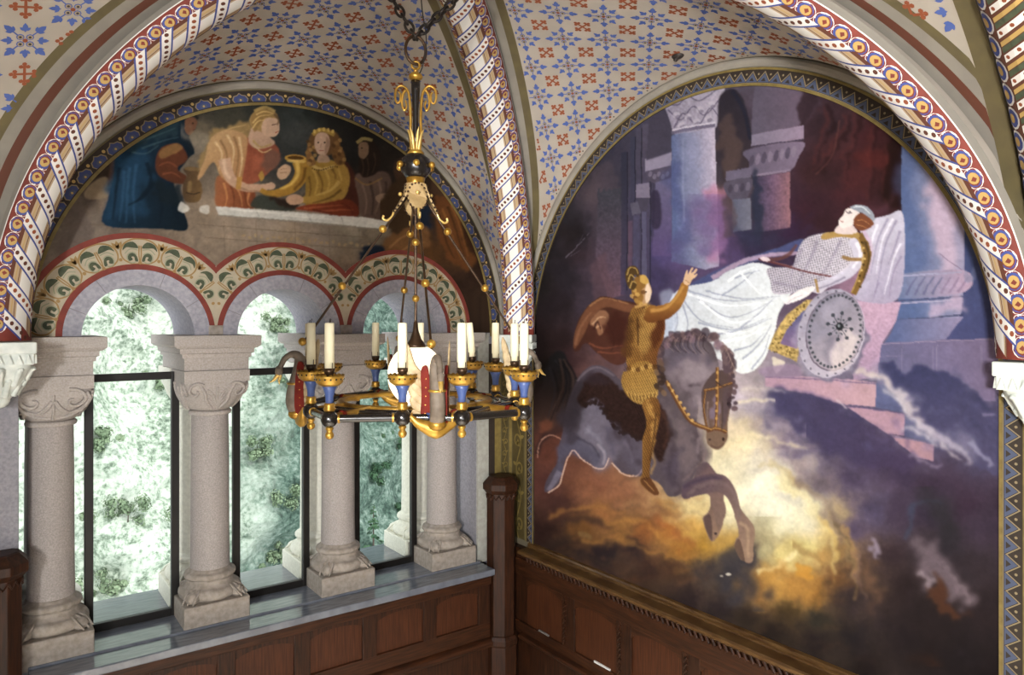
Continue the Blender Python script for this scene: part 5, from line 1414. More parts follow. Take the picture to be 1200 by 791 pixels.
# gold hemmed blue cover and shield
c.poly([(944,351),(956,350),(940,380),(934,424),(900,408),(908,390),(922,368)], '#a98f54', .8, False, grain=.12); c.poly([(940,364),(950,362),(938,392),(934,408),(914,402),(922,386)],'#5a5a9c',.8,False,grad=(930,370,930,405),col2='#7a6290')
r_ = random.Random(4)
for _ in range(60):
    t = r_.random(); p = (944-38*t+r_.uniform(-4,4), 352+52*t+r_.uniform(-3,3)) if r_.random() < .6 else (903+28*r_.random(), 407+8*r_.random()+r_.uniform(-3,3)); c.ell(p[0],p[1],1.1,1.1,r_.choice(['#5f4a22','#c9ad6a','#6d5a2c']),0,.4,alpha=.8)
c.poly([(905,418),(912,420),(920,424),(914,434),(908,436)],'#c2b7a8',1); c.poly([(890,432),(930,426),(938,440),(898,441)],'#8d7894',1.5,alpha=.8)
sh = lambda rx, ry, col, cx=974, cy=390, **k: c.ell(cx, cy, rx, ry, col, 12, **k)
sh(40,54,'#6f6888',cx=976,cy=392,f=2); sh(39,53,'#948fa8',grad=(940,370,1010,410),col2='#aca4b8'); sh(39,53,'#b7b0c2',cx=972,alpha=.35,f=3); sh(33.5,47,'#6a5f72',cx=978,cy=388,f=.6); sh(32.5,46,'#7d7994',cx=978.5,cy=387.5,grad=(950,360,1000,420),col2='#a79da6')
c.poly([(982,390),(1002,384),(1004,402),(990,432),(972,434)],'#c3b6b4',3,alpha=.75); c.poly([(980,386),(966,346),(984,340),(994,346)],'#a09bb4',4,alpha=.6); c.poly([(978,388),(950,372),(950,392)],'#8d89a6',4,alpha=.6); c.poly([(980,392),(962,420),(972,430)],'#6a6480',4,alpha=.6)
for i in range(40):
    t = 2*PI*i/40; p = rot2([(29.5*math.cos(t),42.5*math.sin(t))], math.radians(12), (978.5,387.5))[0]; c.ell(p[0],p[1],1.7,1.7,'#3c4150',0,.4,alpha=.85)
for i in range(22):
    t = 2*PI*i/22; p = rot2([(36.2*math.cos(t),50*math.sin(t))], math.radians(12), (974,390))[0]; c.ell(p[0],p[1],1.3,1.3,'#5d5a70',0,.4,alpha=.8)
for i in range(8):
    t = 2*PI*i/8+.2; q = (984+14*math.cos(t),382+16*math.sin(t)); c.line([(984,382),q],'#4a4a5c',1.2,.8,.5,.8); c.ell(q[0],q[1],2.2,2.2,'#3f4454',0,.5,alpha=.9); c.ell(984+8*math.cos(t+.4),382+9*math.sin(t+.4),1.4,1.4,'#4a4f60',0,.4,alpha=.8)
c.ell(984,382,4.6,4.8,'#2b2d36',0,.8); c.ell(983,381,1.5,1.5,'#7d8592',0,.5)
# horse: tail, far legs, body
c.poly([(640,432),(650,418),(662,416),(674,430),(680,450),(674,474),(664,496),(650,500),(636,492),(630,500),(632,470),(638,450)], '#2b2a30', 1.8, grad=(650,420,660,500), col2='#54382f')
for l in (((650,422),(664,440),(656,490)),((660,420),(672,446),(664,492)),((644,430),(650,460),(640,494)),((656,420),(660,450),(648,480))): c.line(l,'#6a5044' if l[0][0]>650 else '#3b3a44',3,1.2,1.2,.6); c.line([(x+4,y+2) for x,y in l],'#1f1c22',2.4,1,1,.6)
c.line([(661,500),(646,506),(634,516),(629,532)],'#4a302c',10,5,1.5,.9); c.line([(634,515),(646,509),(660,516)],'#d6a58c',1.6,1,.8,.7); c.line([(629,536),(632,520),(640,510)],'#c99a84',1.4,.8,.8,.7)
c.ell(645,492,8,5,'#7d4a34',20,2.5,alpha=.8)
c.poly([(815,549),(820,543),(828,541),(838,553),(850,570),(847,584),(850,600),(842,626),(833,634),(826,620),(823,606),(829,600),(832,592),(830,580),(812,574)], '#6a5458', 1, grad=(820,545,840,625), col2='#8d7260')
c.poly([(832,582),(846,584),(849,602),(842,622),(836,600)],'#7d665e',1,alpha=.7); c.poly([(824,607),(832,604),(834,632),(828,624)],'#5a4644',1,alpha=.8); c.ell(838,625,2,1.2,'#4a3a3a',0,.5)
c.poly([(676,446),(684,434),(697,427),(714,432),(730,448),(760,470),(770,440),(770,416),(788,394),(810,390),(834,404),(842,432),(836,446),(822,456),(818,478),(816,500),(820,522),(817,545),(808,566),(798,578),(783,581),(772,566),(758,560),(744,557),(731,555),(720,547),(714,533),(707,547),(696,546),(681,537),(671,526),(664,536),(657,557),(654,567),(641,576),(638,572),(642,558),(653,541),(655,522),(660,500),(664,476)], '#584e5e', 1, grad=(670,500,800,480), col2='#5d5157')
c.poly([(688,466),(706,474),(720,500),(718,526),(706,545),(692,540),(680,530),(676,500)],'#767089',5,alpha=.8); c.poly([(676,448),(690,436),(702,440),(690,460),(680,500),(668,500),(664,478)],'#40373f',4,alpha=.85)
c.poly([(668,498),(690,520),(700,540),(684,538),(670,526),(662,540),(657,556),(652,546),(657,520)],'#5c5878',3,alpha=.85); c.line([(656,552),(648,566),(642,574)],'#7a7490',8,4,1.2,.9)
for l in (((642,577),(655,568),(659,556),(665,537),(672,527),(682,538),(696,547),(707,548),(713,536)),((716,542),(731,556),(745,557),(752,550))): c.line(l,'#dcbca8',1.8,1.2,.8,.85)
c.poly([(722,506),(742,514),(750,540),(744,555),(728,552),(718,538)],'#5f576d',4,alpha=.8); c.line([(706,480),(716,500),(714,534)],'#5a5270',4,2,2.5,.6); c.line([(676,512),(694,522),(702,536)],'#454058',3,1,1.5,.7)
c.poly([(776,470),(800,490),(812,510),(814,545),(800,572),(784,576),(776,560),(772,520)],'#5f525b',6,alpha=.85); c.poly([(768,540),(784,520),(790,560),(778,562)],'#52485e',4,alpha=.7)
c.poly([(784,430),(806,412),(832,418),(836,438),(820,448),(812,480),(800,470),(786,452)],'#7d7078',5,alpha=.9); c.poly([(788,410),(808,402),(830,412),(810,424),(790,428)],'#5d5468',4,alpha=.6); c.line([(806,452),(820,444),(836,440)],'#4d4048',4,2,1.8,.8); c.line([(812,462),(818,480),(817,500)],'#8f7f86',4,2,2,.6); c.line([(800,560),(814,540),(820,522)],'#8d7570',3,2,2,.6)
c.poly([(680,467),(686,450),(698,438),(712,434),(730,454),(757,480),(770,470),(780,486),(784,500),(778,520),(768,538),(760,530),(752,512),(742,512),(720,500),(709,482),(700,471),(684,474)], '#38231f', 1.8, grain=.10)
for i in range(40):
    t = i/39; P_ = spline([(684,474),(700,471),(709,482),(720,500),(742,512),(752,512)], 8); p = P_[int(t*(len(P_)-1))]; c.ell(p[0]+r_.uniform(-2,2), p[1]+r_.uniform(-2,2), r_.uniform(1.5,3.2), r_.uniform(1.5,3), '#33211e', r_.uniform(0,90), .8, alpha=.8)
c.poly([(690,440),(704,430),(720,440),(728,452),(712,448),(698,450)],'#3f3038',3,alpha=.7); c.line([(770,476),(778,496),(772,524)],'#5a3a2c',5,2,2,.6)
c.poly([(776,466),(790,484),(802,500),(806,524),(796,546),(786,520),(778,490)],'#736568',4,alpha=.75); c.line([(806,500),(814,516),(814,540)],'#4a3d42',4,3,2,.6); c.line([(786,552),(792,568),(786,578)],'#463a42',5,3,2,.6)
c.poly([(800,424),(818,424),(826,436),(812,446),(800,440)],'#90828a',3,alpha=.7); c.line([(792,440),(796,456),(806,468)],'#5a4d54',4,2,2,.6); c.line([(690,500),(704,516),(706,534)],'#8f89a4',5,2,2.4,.6); c.line([(728,516),(736,534),(738,548)],'#776e86',5,2,2.4,.6)
c.line([(772,428),(784,408),(806,398),(828,400),(842,412)],'#463a40',7,5,2.4,.6); c.line([(818,458),(812,474),(814,500),(812,530)],'#938488',5,4,2.2,.6); c.line([(778,480),(784,510),(778,545),(786,566)],'#453a42',6,5,2.6,.6)
c.line([(676,446),(688,434),(702,430),(720,440)],'#8a7d86',2.4,1.4,1.2,.55); c.poly([(664,480),(676,470),(684,490),(680,512),(668,512)],'#3f3640',3,alpha=.6); c.line([(700,520),(708,532),(706,544)],'#a8a0b4',3,2,1.6,.6)
c.line([(720,500),(732,520),(746,548)],'#3f3540',5,3,2.6,.5)
# near foreleg
c.poly([(799,572),(812,560),(831,555),(849,557),(861,573),(868,596),(884,618),(883,640),(882,658),(872,658),(866,644),(860,641),(862,631),(865,628),(863,613),(854,587),(842,577),(820,580),(801,584)], '#5c4a56', .9, grad=(805,570,880,640), col2='#957a66')
c.line([(804,580),(828,566),(848,566),(860,590),(870,612)],'#7d6a68',5,3,2,.6); c.line([(800,570),(826,560),(846,560)],'#463a52',4,2,1.5,.6); c.line([(866,612),(876,622),(876,654)],'#b09478',4,3,1.6,.6); c.line([(862,640),(868,656)],'#d6c6a8',1.6,1,.6,.9); c.poly([(860,640),(866,632),(872,656),(866,654)],'#6a5448',.8)
# mane and head
r_ = random.Random(8)
for i in range(54):
    t = i/53; P_ = spline([(770,434),(769,414),(780,400),(792,392),(810,388),(830,391),(848,402),(858,420)], 8); p = P_[int(t*(len(P_)-1))]
    x, y = p[0]+r_.uniform(-4,4), p[1]+r_.uniform(-2,9); c.ell(x,y,r_.uniform(3.5,6.5),r_.uniform(3,5.5),r_.choice(['#51414a','#604c50','#463842','#72595a','#7d6470']),r_.uniform(0,90),1.0,alpha=.75)
    if i % 2: c.line([(x-3,y+2),(x,y-2),(x+3,y+1)],r_.choice(['#a08478','#8d7078','#3a2c32']),1.2,.7,.5,.6)
for i in range(12): c.ell(772+r_.uniform(-4,5),424+i*2.2,4.5,3,r_.choice(['#4a3a36','#6a5244','#3b2e30']),r_.uniform(0,60),.9,alpha=.8)
c.poly([(822,456),(836,436),(850,434),(859,446),(856,470),(852,496),(851,515),(841,526),(829,520),(827,505),(823,482)], '#594745', .9, grad=(825,460,852,520), col2='#7d6250')
c.poly([(830,460),(837,456),(837,492),(832,498),(827,480)],'#807084',2,alpha=.85); c.poly([(846,460),(855,456),(851,492),(846,498)],'#5b4a50',1.6,alpha=.8); c.ell(853.5,472.5,2.4,2.6,'#2a1f22',0,.7); c.poly([(828,506),(850,506),(850,518),(841,526),(830,520)],'#77604f',1.6,alpha=.7); c.ell(847,514,1.4,2.0,'#35251f',0,.7); c.ell(831,515,1.4,1.4,'#463530',0,.8); c.line([(832,521),(840,524),(848,519)],'#5a443a',2,1,.9,.7)
for i in range(16): c.ell(856+r_.uniform(-3,7),430+i*3.2,r_.uniform(2,4),r_.uniform(2,4.5),r_.choice(['#5a4448','#6d5450','#45343c']),0,.9,alpha=.8)
c.poly([(846,420),(852,410),(860,420),(858,434),(848,436)],'#5d4a52',1)
for l,w in ((((840,430),(840,466),(838,500)),3.6),(((824,457),(840,454),(858,448)),3),(((828,504),(840,502),(851,506)),4),(((826,458),(824,478),(828,502)),2),(((780,446),(790,464),(799,480),(810,494),(832,503)),5)): c.line(l,'#6b4426',w,w,.6,.95); c.line([(x+.6,y-.6) for x,y in l],'#b28a4a',w*.35,w*.3,.5,.8)
for i in range(7): c.ell(783+i*4.6,450+i*7.0,1.9,1.9,'#c49d5a',0,.5,alpha=.9); c.ell(840-.2*i,436+i*9,1.6,1.8,'#b98f4e',0,.5,alpha=.9)
c.poly([(846,424),(847,412),(852,418),(852,428)],'#6a565a',.8); c.poly([(855,424),(858,414),(861,424),(858,432)],'#57454a',.8)
for q in range(5): c.line([(786+q*9,396-q*1.5),(782+q*9,404),(790+q*9,412+q)],'#8f7a74',1.3,.6,.6,.6); c.line([(790+q*9,396-q),(788+q*9,406),(796+q*9,412+q)],'#3a2d31',1.6,.6,.6,.6)
for q in range(6): c.line([(846+q*3,400+q*6),(852+q*2,408+q*6),(848+q*2.6,414+q*6)],'#917c72',1.4,.6,.6,.65)
c.line([(838,446),(846,452),(854,450)],'#3d2e2c',1.6,1,.7,.8); c.line([(829,470),(828,486),(830,500)],'#9a8884',1.6,1,.9,.6); c.line([(846,470),(846,490),(845,504)],'#463733',1.6,1.2,1,.7)
# cape and rider
c.poly([(750,358),(729,352),(706,347),(689,358),(676,380),(672,408),(678,410),(687,402),(702,415),(722,427),(736,418),(740,378)], '#4f2c20', .9, grad=(690,360,725,420), col2='#5c3529')
c.poly([(688,360),(704,349),(728,353),(748,360),(736,366),(710,360),(694,372),(684,392),(674,408),(672,398),(677,380)],'#7d5036',1.2,alpha=.95); c.line([(690,358),(708,349),(736,356)],'#a0744c',2.4,1.4,.9,.8); c.line([(674,404),(680,384),(692,366)],'#97694c',3,2,1.2,.7)
c.poly([(691,378),(700,365),(709,364),(714,374),(708,388),(702,393),(698,384)],'#8f6448',1.2); c.fol((((694,380),(702,372),(710,372)),((698,384),(704,382),(706,390))),'#c09a76',2.4,.8,.8,.8); c.fol((((696,386),(700,376),(704,386)),((712,378),(720,398),(716,412))),'#40221c',2.6,1,1,.8)
c.poly([(716,376),(734,372),(736,404),(722,408),(712,396)],'#482219',3,alpha=.8); c.fol((((690,402),(708,408),(730,404)),((700,412),(716,414),(732,412))),'#8d5038',2.4,.8,1,.7)
c.poly([(737,371),(742,360),(757,357),(772,360),(779,372),(778,394),(771,413),(766,438),(752,440),(736,430),(734,414),(736,394)], '#91682e', .8, grad=(738,390,776,392), col2='#7d4c24')
c.poly([(752,364),(768,366),(764,400),(756,414),(750,392)],'#b08843',3,alpha=.8); c.poly([(770,366),(779,374),(778,396),(771,412),(766,404)],'#5e3018',2,alpha=.8); c.poly([(737,378),(743,374),(744,410),(736,414)],'#5f3c1c',2,alpha=.8); c.line([(747,372),(748,404)],'#4d2c14',2.4,2,1,.7)
c.poly([(735,434),(744,424),(760,424),(768,438),(770,464),(757,474),(741,470),(729,453),(730,436)], '#9c7434', .9, grad=(736,430,764,468), col2='#b08a45'); 
for i in range(7): c.ell(737+i*5,431+2*math.sin(i),3,3.2,'#c49b52' if i%2 else '#6a4520',0,.7,alpha=.8)
for i in range(9): c.line([(733+i*4.2,462-abs(i-4)*.8+2),(735+i*4.0,472-abs(i-5)*1.2)],'#5c3d1c',1.1,.8,.5,.7); c.line([(735+i*4.2,461-abs(i-4)*.8),(737+i*4.0,470-abs(i-5)*1.2)],'#c9a35a',1.5,.8,.5,.6)
c.poly([(753,472),(770,466),(773,488),(769,506),(763,534),(761,560),(771,576),(766,579),(750,566),(752,552),(752,516),(757,496)], '#94692e', .9, grad=(752,500,774,502), col2='#6d4520'); c.line([(762,474),(764,492),(759,518),(757,556)],'#bd9148',5,3,1.8,.75); c.line([(768,484),(766,506),(761,540)],'#4e2f17',2.4,1.6,1,.7); c.poly([(752,560),(761,560),(771,576),(766,579),(751,566)],'#6a4224',.8); c.line([(754,562),(766,575)],'#a57c48',1.6,1,.6,.7)
mk = c.mask(spline([(737,371),(757,357),(779,372),(771,413),(770,464),(773,488),(763,534),(760,560),(752,558),(753,516),(741,470),(729,453),(734,414)], 5, True), 1.2)
y0, y1, x0, x1, m, XX, YY = mk
g = np.sin((XX+.35*YY)*2*PI/3.4)*np.sin((YY-.2*XX)*2*PI/3.6); c.a[y0:y1, x0:x1] *= (1-.20*m*(g > 0)+.08*m*(g < -.3))[..., None]
c.poly([(754,372),(760,360),(775,357),(786,353),(794,342),(800,330),(807,334),(800,356),(786,371),(772,376),(760,378)], '#9a6a2c', .8, grad=(770,356,772,376), col2='#6f411d'); c.line([(762,364),(778,361),(790,352),(801,335)],'#c0914a',4,2.4,1.3,.75)
c.poly([(801,331),(802,324),(804,317),(806,316),(806,322),(810,314),(812,313.5),(810,320),(815,315),(816.5,316.5),(813,322),(816,320.5),(816.5,322),(811,328),(807,334)],'#c7a582',.5); c.line([(803,328),(808,331)],'#8d6648',1.2,.8,.5,.7)
c.poly([(744,352),(742,342),(746,328),(752,324),(759,328),(762,334),(764,342),(761,346),(762,350),(758,356),(752,358)], '#b08a62', .7); c.poly([(758,330),(763,340),(762,350),(757,355),(756,342)],'#d5bda4',.9); c.poly([(742,350),(740,338),(744,326),(752,322),(758,328),(756,336),(752,340),(754,350),(748,358)],'#8f672e',.8)
for i in range(9): c.ell(742+r_.uniform(-2,12),340+i*2.4,3,2.4,r_.choice(['#a87f3c','#6a4522','#c29a52']),r_.uniform(0,90),.7,alpha=.8)
c.poly([(733,326),(733,318),(738,312),(744,311),(749,317),(748,325),(744,322),(742,328),(746,334),(742,340),(736,336)],'#5a4222',.8)
for l in (((735,322),(738,314),(745,314),(748,321)),((736,330),(739,322),(744,326)),((738,338),(741,330),(746,332))): c.line(l,'#b59752',2,1,.6,.85)
c.poly([(750,324),(755,322),(760,328),(758,333),(751,331)],'#c09a4c',.7); c.line([(744,360),(752,358),(758,356)],'#c49a56',3.5,2.5,.8,.8); c.ell(757,342,.9,.8,'#3d2a1c',0,.4)
for i in range(8): c.ell(772+r_.uniform(-4,6),432+i*4,4,3.2,r_.choice(['#5a4436','#7d6248','#3c2c26']),r_.uniform(0,80),.8,alpha=.8)
c.tone(.80, 1.21, 1.05)
c.mottle(.014)
MURAL = c

# ---------------------------------------------------- the lunette over the windows
d = Canvas(40, 90, 590, 350, 2.0, 5)
d.base([(70,290,'#6f6459'),(90,250,'#6e6157'),(120,240,'#7a6b5c'),(110,270,'#75695e'),(95,230,'#5d5048'),(115,200,'#3e322b'),(130,180,'#3b3029'),(160,160,'#34302c'),(200,130,'#38332d'),(240,125,'#33302b'),(270,130,'#3a382f'),(300,115,'#2f2f2b'),(340,120,'#2c2f2d'),
 (345,140,'#353a38'),(360,130,'#272a28'),(340,160,'#3d3f3d'),(350,175,'#37393a'),(400,140,'#242321'),(410,170,'#2a2826'),(430,150,'#272421'),(440,200,'#2b231f'),(460,180,'#2b2520'),(480,200,'#2a221d'),(500,230,'#352316'),(520,240,'#3c2515'),(540,280,'#3d2616'),(550,310,'#33231a'),
 (240,170,'#7d7263'),(245,150,'#5c5344'),(230,250,'#827261'),(260,270,'#8a7a69'),(300,265,'#8f8071'),(330,280,'#8d7c68'),(370,275,'#8c7e70'),(410,275,'#8b8070'),(400,300,'#7d6c59'),(430,290,'#6d604f'),(450,275,'#7d715f'),(470,280,'#4c3a2a'),(460,300,'#3d3226'),(440,310,'#202a3c'),(490,250,'#23222c'),(500,290,'#54371c')], 3.2)
d.warp(4, .05)
smudge(d, 31, 40, (250, 112, 470, 190), (15, 40), ['#2a2d2b', '#3c3d38', '#2a2622', '#454338'], 1.2, .2, 3)
smudge(d, 32, 50, (225, 255, 450, 310), (20, 50), ['#9a8a76', '#7c6b59', '#8d7c6b', '#a08a70'], .08, .22, 2)
for l in (((230,262),(320,270),(430,278)),((240,278),(330,285),(440,292)),((80,262),(130,264)),((90,280),(125,282))): d.line(l,'#6a5a49',1,1,.5,.6)
for i in range(22): d.ell(285+i*7,276+i*.55+1.6*math.sin(i*2),2.4,1.6,'#a78d62',i*40,.6,alpha=.55)
for x in (262,300,345,385,420): d.line([(x,258),(x+1,300)],'#6f6050',1,1,.6,.5)
d.poly([(110,212),(126,208),(130,228),(104,234),(98,226)],'#85745e',1.2); d.poly([(60,300),(80,250),(96,238),(100,300)],'#665b55',2.5,alpha=.7); d.line([(128,172),(132,190),(128,218)],'#6b4a38',7,5,1.5,.8)
# cloaked figure in blue
d.poly([(136,182),(150,170),(160,162),(178,150),(200,140),(216,134),(228,140),(222,160),(228,178),(222,184),(210,200),(204,216),(212,240),(219,268),(190,268),(123,264),(126,236),(134,206)], '#1a3256', 1, grad=(140,200,215,215), col2='#121f30')
d.poly([(140,200),(160,180),(178,176),(176,200),(170,226),(176,262),(126,262),(130,234)],'#213f6b',4,alpha=.85); d.poly([(150,172),(176,150),(206,138),(220,136),(216,156),(200,166),(176,172),(160,180)],'#243848',2.2,alpha=.9)
d.fol((((146,200),(144,230),(140,260)),((160,192),(156,226),(158,262)),((152,196),(149,228),(148,262))),'#32588c',4,1.5,1.4,.6); d.fol((((172,190),(176,214),(160,236)),((180,214),(168,230),(150,240)),((186,220),(190,244),(186,264)),((200,230),(206,250),(210,264)),((140,196),(136,226),(132,258))),'#101c30',5,1.5,1.4,.7)
d.fol((((156,168),(180,160),(206,150)),((166,174),(188,166),(210,160)),((154,178),(170,180),(186,170))),'#46616c',2.4,.8,.9,.6); d.poly([(178,172),(182,206),(190,216),(206,222),(216,216),(214,240),(196,236),(180,216)],'#17222e',2.5,alpha=.85)
d.poly([(186,176),(198,169),(212,170),(220,186),(208,197),(219,207),(217,215),(204,214),(186,206),(182,192)],'#5e3523',1.2,grad=(190,175,212,210),col2='#55301f'); d.poly([(188,176),(206,168),(214,174),(200,182),(188,186)],'#7d5b36',1.2); d.fol((((186,194),(198,190),(208,196)),((190,204),(202,202),(212,208))),'#8d5234',2,.8,.9,.6)
d.poly([(217,140),(224,136),(231,141),(230,147),(228,152),(222,158),(217,152)],'#6d4a36',.8); d.ell(226,144,1.2,.9,'#2a1c16',0,.5); d.line([(226,152),(229,151)],'#43291f',1,.8,.4,.8); d.line([(216,136),(226,133),(232,139)],'#23201e',4,3,.9,.9); d.line([(218,158),(222,168),(226,176)],'#1a2330',6,4,1.2,.9)
d.poly([(222,146),(236,168),(250,184),(262,176),(252,160),(236,150)],'#857a68',3,alpha=.6)
# ewer
d.poly([(215,199),(220,196),(232,197),(235,202),(231,208),(236,216),(236,228),(231,236),(218,236),(214,226),(215,214),(219,206)],'#4c3a29',.9,grad=(214,210,237,215),col2='#6a5233'); d.ell(225,198,9,2.6,'#6d5738',4,.7); d.ell(222,218,2.6,7,'#8d7448',8,1.4,alpha=.6); d.line([(218,225),(226,227),(234,225)],'#2d2219',1.4,1.2,.5,.7); d.poly([(212,236),(222,244),(216,249),(208,246)],'#bdb9b0',1,alpha=.9); d.poly([(234,242),(244,240),(244,250),(234,248)],'#bdb9b0',1,alpha=.8)
# woman
d.poly([(246,170),(256,152),(272,142),(290,140),(300,150),(292,160),(270,162),(254,176),(240,200),(232,208),(236,196)],'#92774c',2,alpha=.95); d.fol((((250,168),(266,152),(288,146)),((246,178),(262,162),(286,154)),((240,196),(250,178),(262,168))),'#c2a56e',2.2,.8,.9,.7)
d.poly([(256,206),(280,206),(296,214),(300,230),(298,244),(256,243),(252,224)],'#98603e',1.4,grad=(256,220,298,236),col2='#7f452a'); d.fol((((262,214),(266,230),(264,242)),((276,216),(282,230),(284,242)),((292,226),(290,236),(294,242))),'#c98c56',3,1,1,.7); d.fol((((270,216),(274,230),(274,242)),((286,220),(288,234),(290,242))),'#6d3a22',3,1,1,.7)
d.poly([(286,164),(298,162),(322,168),(328,186),(318,200),(300,214),(286,212),(284,192)],'#8a4a34',1.2,grad=(290,170,322,200),col2='#96543c'); d.ell(308,190,9,8,'#b46a4c',0,4,alpha=.6); d.poly([(316,170),(326,176),(330,196),(318,204),(312,190)],'#6b5246',2.4,alpha=.7)
d.poly([(246,164),(262,152),(280,154),(290,162),(288,186),(282,214),(268,214),(258,206),(250,190),(236,208),(231,209),(240,186)],'#b28f64',1.2,grad=(250,165,286,200),col2='#a57a50'); d.fol((((252,166),(260,180),(256,200)),((266,158),(274,176),(270,206)),((280,160),(284,184),(280,210))),'#d8bd90',3,1,1.1,.7); d.fol((((258,164),(266,182),(262,206)),((274,160),(280,180),(276,208))),'#7d5c3c',2.6,1,1.1,.7)
d.line([(263,186),(267,202),(274,213),(290,220),(314,219)],'#b8957a',15,8,1,1.); d.line([(262,186),(264,200),(270,210)],'#d6b89c',5,3,1.4,.7); d.line([(276,218),(294,224),(312,223)],'#8d6850',3,1.5,1,.6); d.line([(281,207),(279,222)],'#b08440',6,6,.9,.9); d.ell(317,218,6,4.4,'#bd9a80',-15,.8)
d.poly([(291,160),(298,146),(310,150),(316,160),(322,168),(306,174),(294,170)],'#b09078',1); d.line([(296,164),(306,172),(318,168)],'#a58a56',2.4,2,.7,.9); d.line([(297,170),(308,178),(318,174)],'#c2ab78',1.6,1.4,.6,.8)
d.ell(309,141,17,13,'#9c7f4e',0,1.2); d.poly([(312,138),(324,138),(327,147),(326,155),(320,160),(310,158),(306,148)],'#bb9a80',.8); d.poly([(294,140),(298,130),(310,127),(322,131),(324,138),(312,137),(304,146),(298,154)],'#8d7042',.9); d.fol((((296,144),(304,136),(318,134)),((296,150),(302,142),(310,140)),((300,134),(310,130),(320,133))),'#c9aa6c',2.2,.8,.6,.75); d.line([(298,130),(310,125),(322,130)],'#a58a52',4,3,.8,.9); d.line([(321,133),(326,140),(324,146)],'#5a4632',3,2,.9,.7); d.line([(318,146),(323,145)],'#4a3226',1.2,.8,.4,.9); d.line([(322,155),(326,154)],'#94523f',1.4,.8,.4,.9)
# horn and hands
d.line([(352,188),(354,202),(346,216),(332,224),(316,227),(306,222)],'#a37a30',20,5,.9,1.); d.line([(348,190),(349,204),(341,215),(328,221)],'#dcb95e',5,2,1.4,.8); d.line([(358,196),(355,210),(344,222)],'#6b4a1c',4,2,1.4,.8); d.ell(346,185,13,4.4,'#b58b3c',3,.8); d.ell(346,184.5,9.5,2.4,'#5a3c1a',3,.7); d.ell(347,188.5,12,2,'#d9b868',3,.8,alpha=.7)
d.poly([(326,198),(334,192),(341,196),(338,206),(330,210),(325,206)],'#bb9a7c',.9); d.fol((((329,198),(336,197)),((328,202),(336,202))),'#8a6a50',1,.7,.4,.7); d.poly([(303,205),(307,200),(310,208),(306,212)],'#a5803c',.8)
d.poly([(294,238),(306,228),(330,234),(346,242),(340,247),(300,244)],'#3d423a',1.6,alpha=.95); d.poly([(318,229),(346,232),(360,228),(352,244),(336,244)],'#33231c',2,alpha=.9)
# young king
d.poly([(402,190),(414,200),(421,226),(420,252),(404,254),(396,230)],'#4d2a20',1.6); d.poly([(360,196),(370,188),(380,187),(402,191),(410,208),(404,231),(384,240),(360,243),(358,222)],'#95742f',1.1,grad=(362,200,406,216),col2='#a5823c'); d.fol((((366,196),(372,214),(366,238)),((380,196),(386,214),(378,236)),((396,198),(400,212),(392,226))),'#c9a556',3,1,1.2,.6); d.fol((((372,200),(378,216),(372,240)),((388,196),(394,210),(386,230)),((362,206),(364,222),(360,238))),'#5c421c',2.6,1,1.2,.6)
d.line([(364,192),(376,198),(392,194)],'#c7a968',3.4,3,.8,.8)
for i in range(12): d.ell(366+i*2.6,197+2*math.sin(i*.5),1,1,'#5a4220',0,.4,alpha=.8)
d.line([(400,212),(392,224),(372,233),(352,234)],'#a17e38',14,7,1,1.); d.line([(398,212),(388,222),(370,229)],'#cdab60',4,2,1.2,.7); d.line([(400,222),(386,232),(366,238)],'#5f4520',3,1.5,1,.7); d.poly([(336,230),(346,227),(355,231),(354,238),(342,240),(336,236)],'#bb9578',.9)
d.poly([(346,245),(360,240),(380,238),(406,233),(418,240),(420,252),(402,254),(370,248)],'#8a4026',1.2,grad=(350,242,414,250),col2='#6d301e'); d.fol((((356,244),(380,242),(404,240)),((376,248),(396,246),(414,246))),'#ab603c',2.4,.8,1,.7); d.fol((((400,238),(410,244),(414,252)),((366,246),(390,250))),'#5c2618',2.4,.8,1,.7)
d.ell(380,166,19,16,'#6b4c2c',0,1.2); d.poly([(362,166),(364,178),(370,190),(362,194),(358,182),(360,170)],'#7d5a33',1); d.poly([(392,164),(402,176),(404,190),(394,192),(388,178)],'#75532f',1)
for i in range(18): d.ell(362+r_.uniform(-3,8) if i%2 else 396+r_.uniform(-6,8),164+i*1.6,2.4,2.2,r_.choice(['#a37f48','#5a3f24','#8d6a3a']),r_.uniform(0,90),.7,alpha=.8)
d.poly([(368,164),(372,156),(382,156),(386,164),(385,174),(380,182),(374,181),(369,174)],'#bb9b84',.8); d.poly([(382,160),(386,166),(384,176),(380,180),(381,168)],'#8d6d58',1.2,alpha=.7); d.ell(372.5,167,1.3,.8,'#33261f',0,.4); d.ell(380,167,1.3,.8,'#33261f',0,.4); d.line([(376,168),(375,173)],'#96745e',1,.8,.4,.8); d.line([(373.5,176),(379,176)],'#94554a',1.3,1,.4,.9); d.poly([(373,182),(382,181),(386,189),(372,190)],'#a58870',.9)
d.line([(366,158),(376,152),(392,158)],'#a8883e',4.6,4.6,.7,.95)
for i in range(5): d.ell(368+i*5.5,154-2.4*math.sin(i*.8),1.6,2.4,'#c9a958',0,.5)
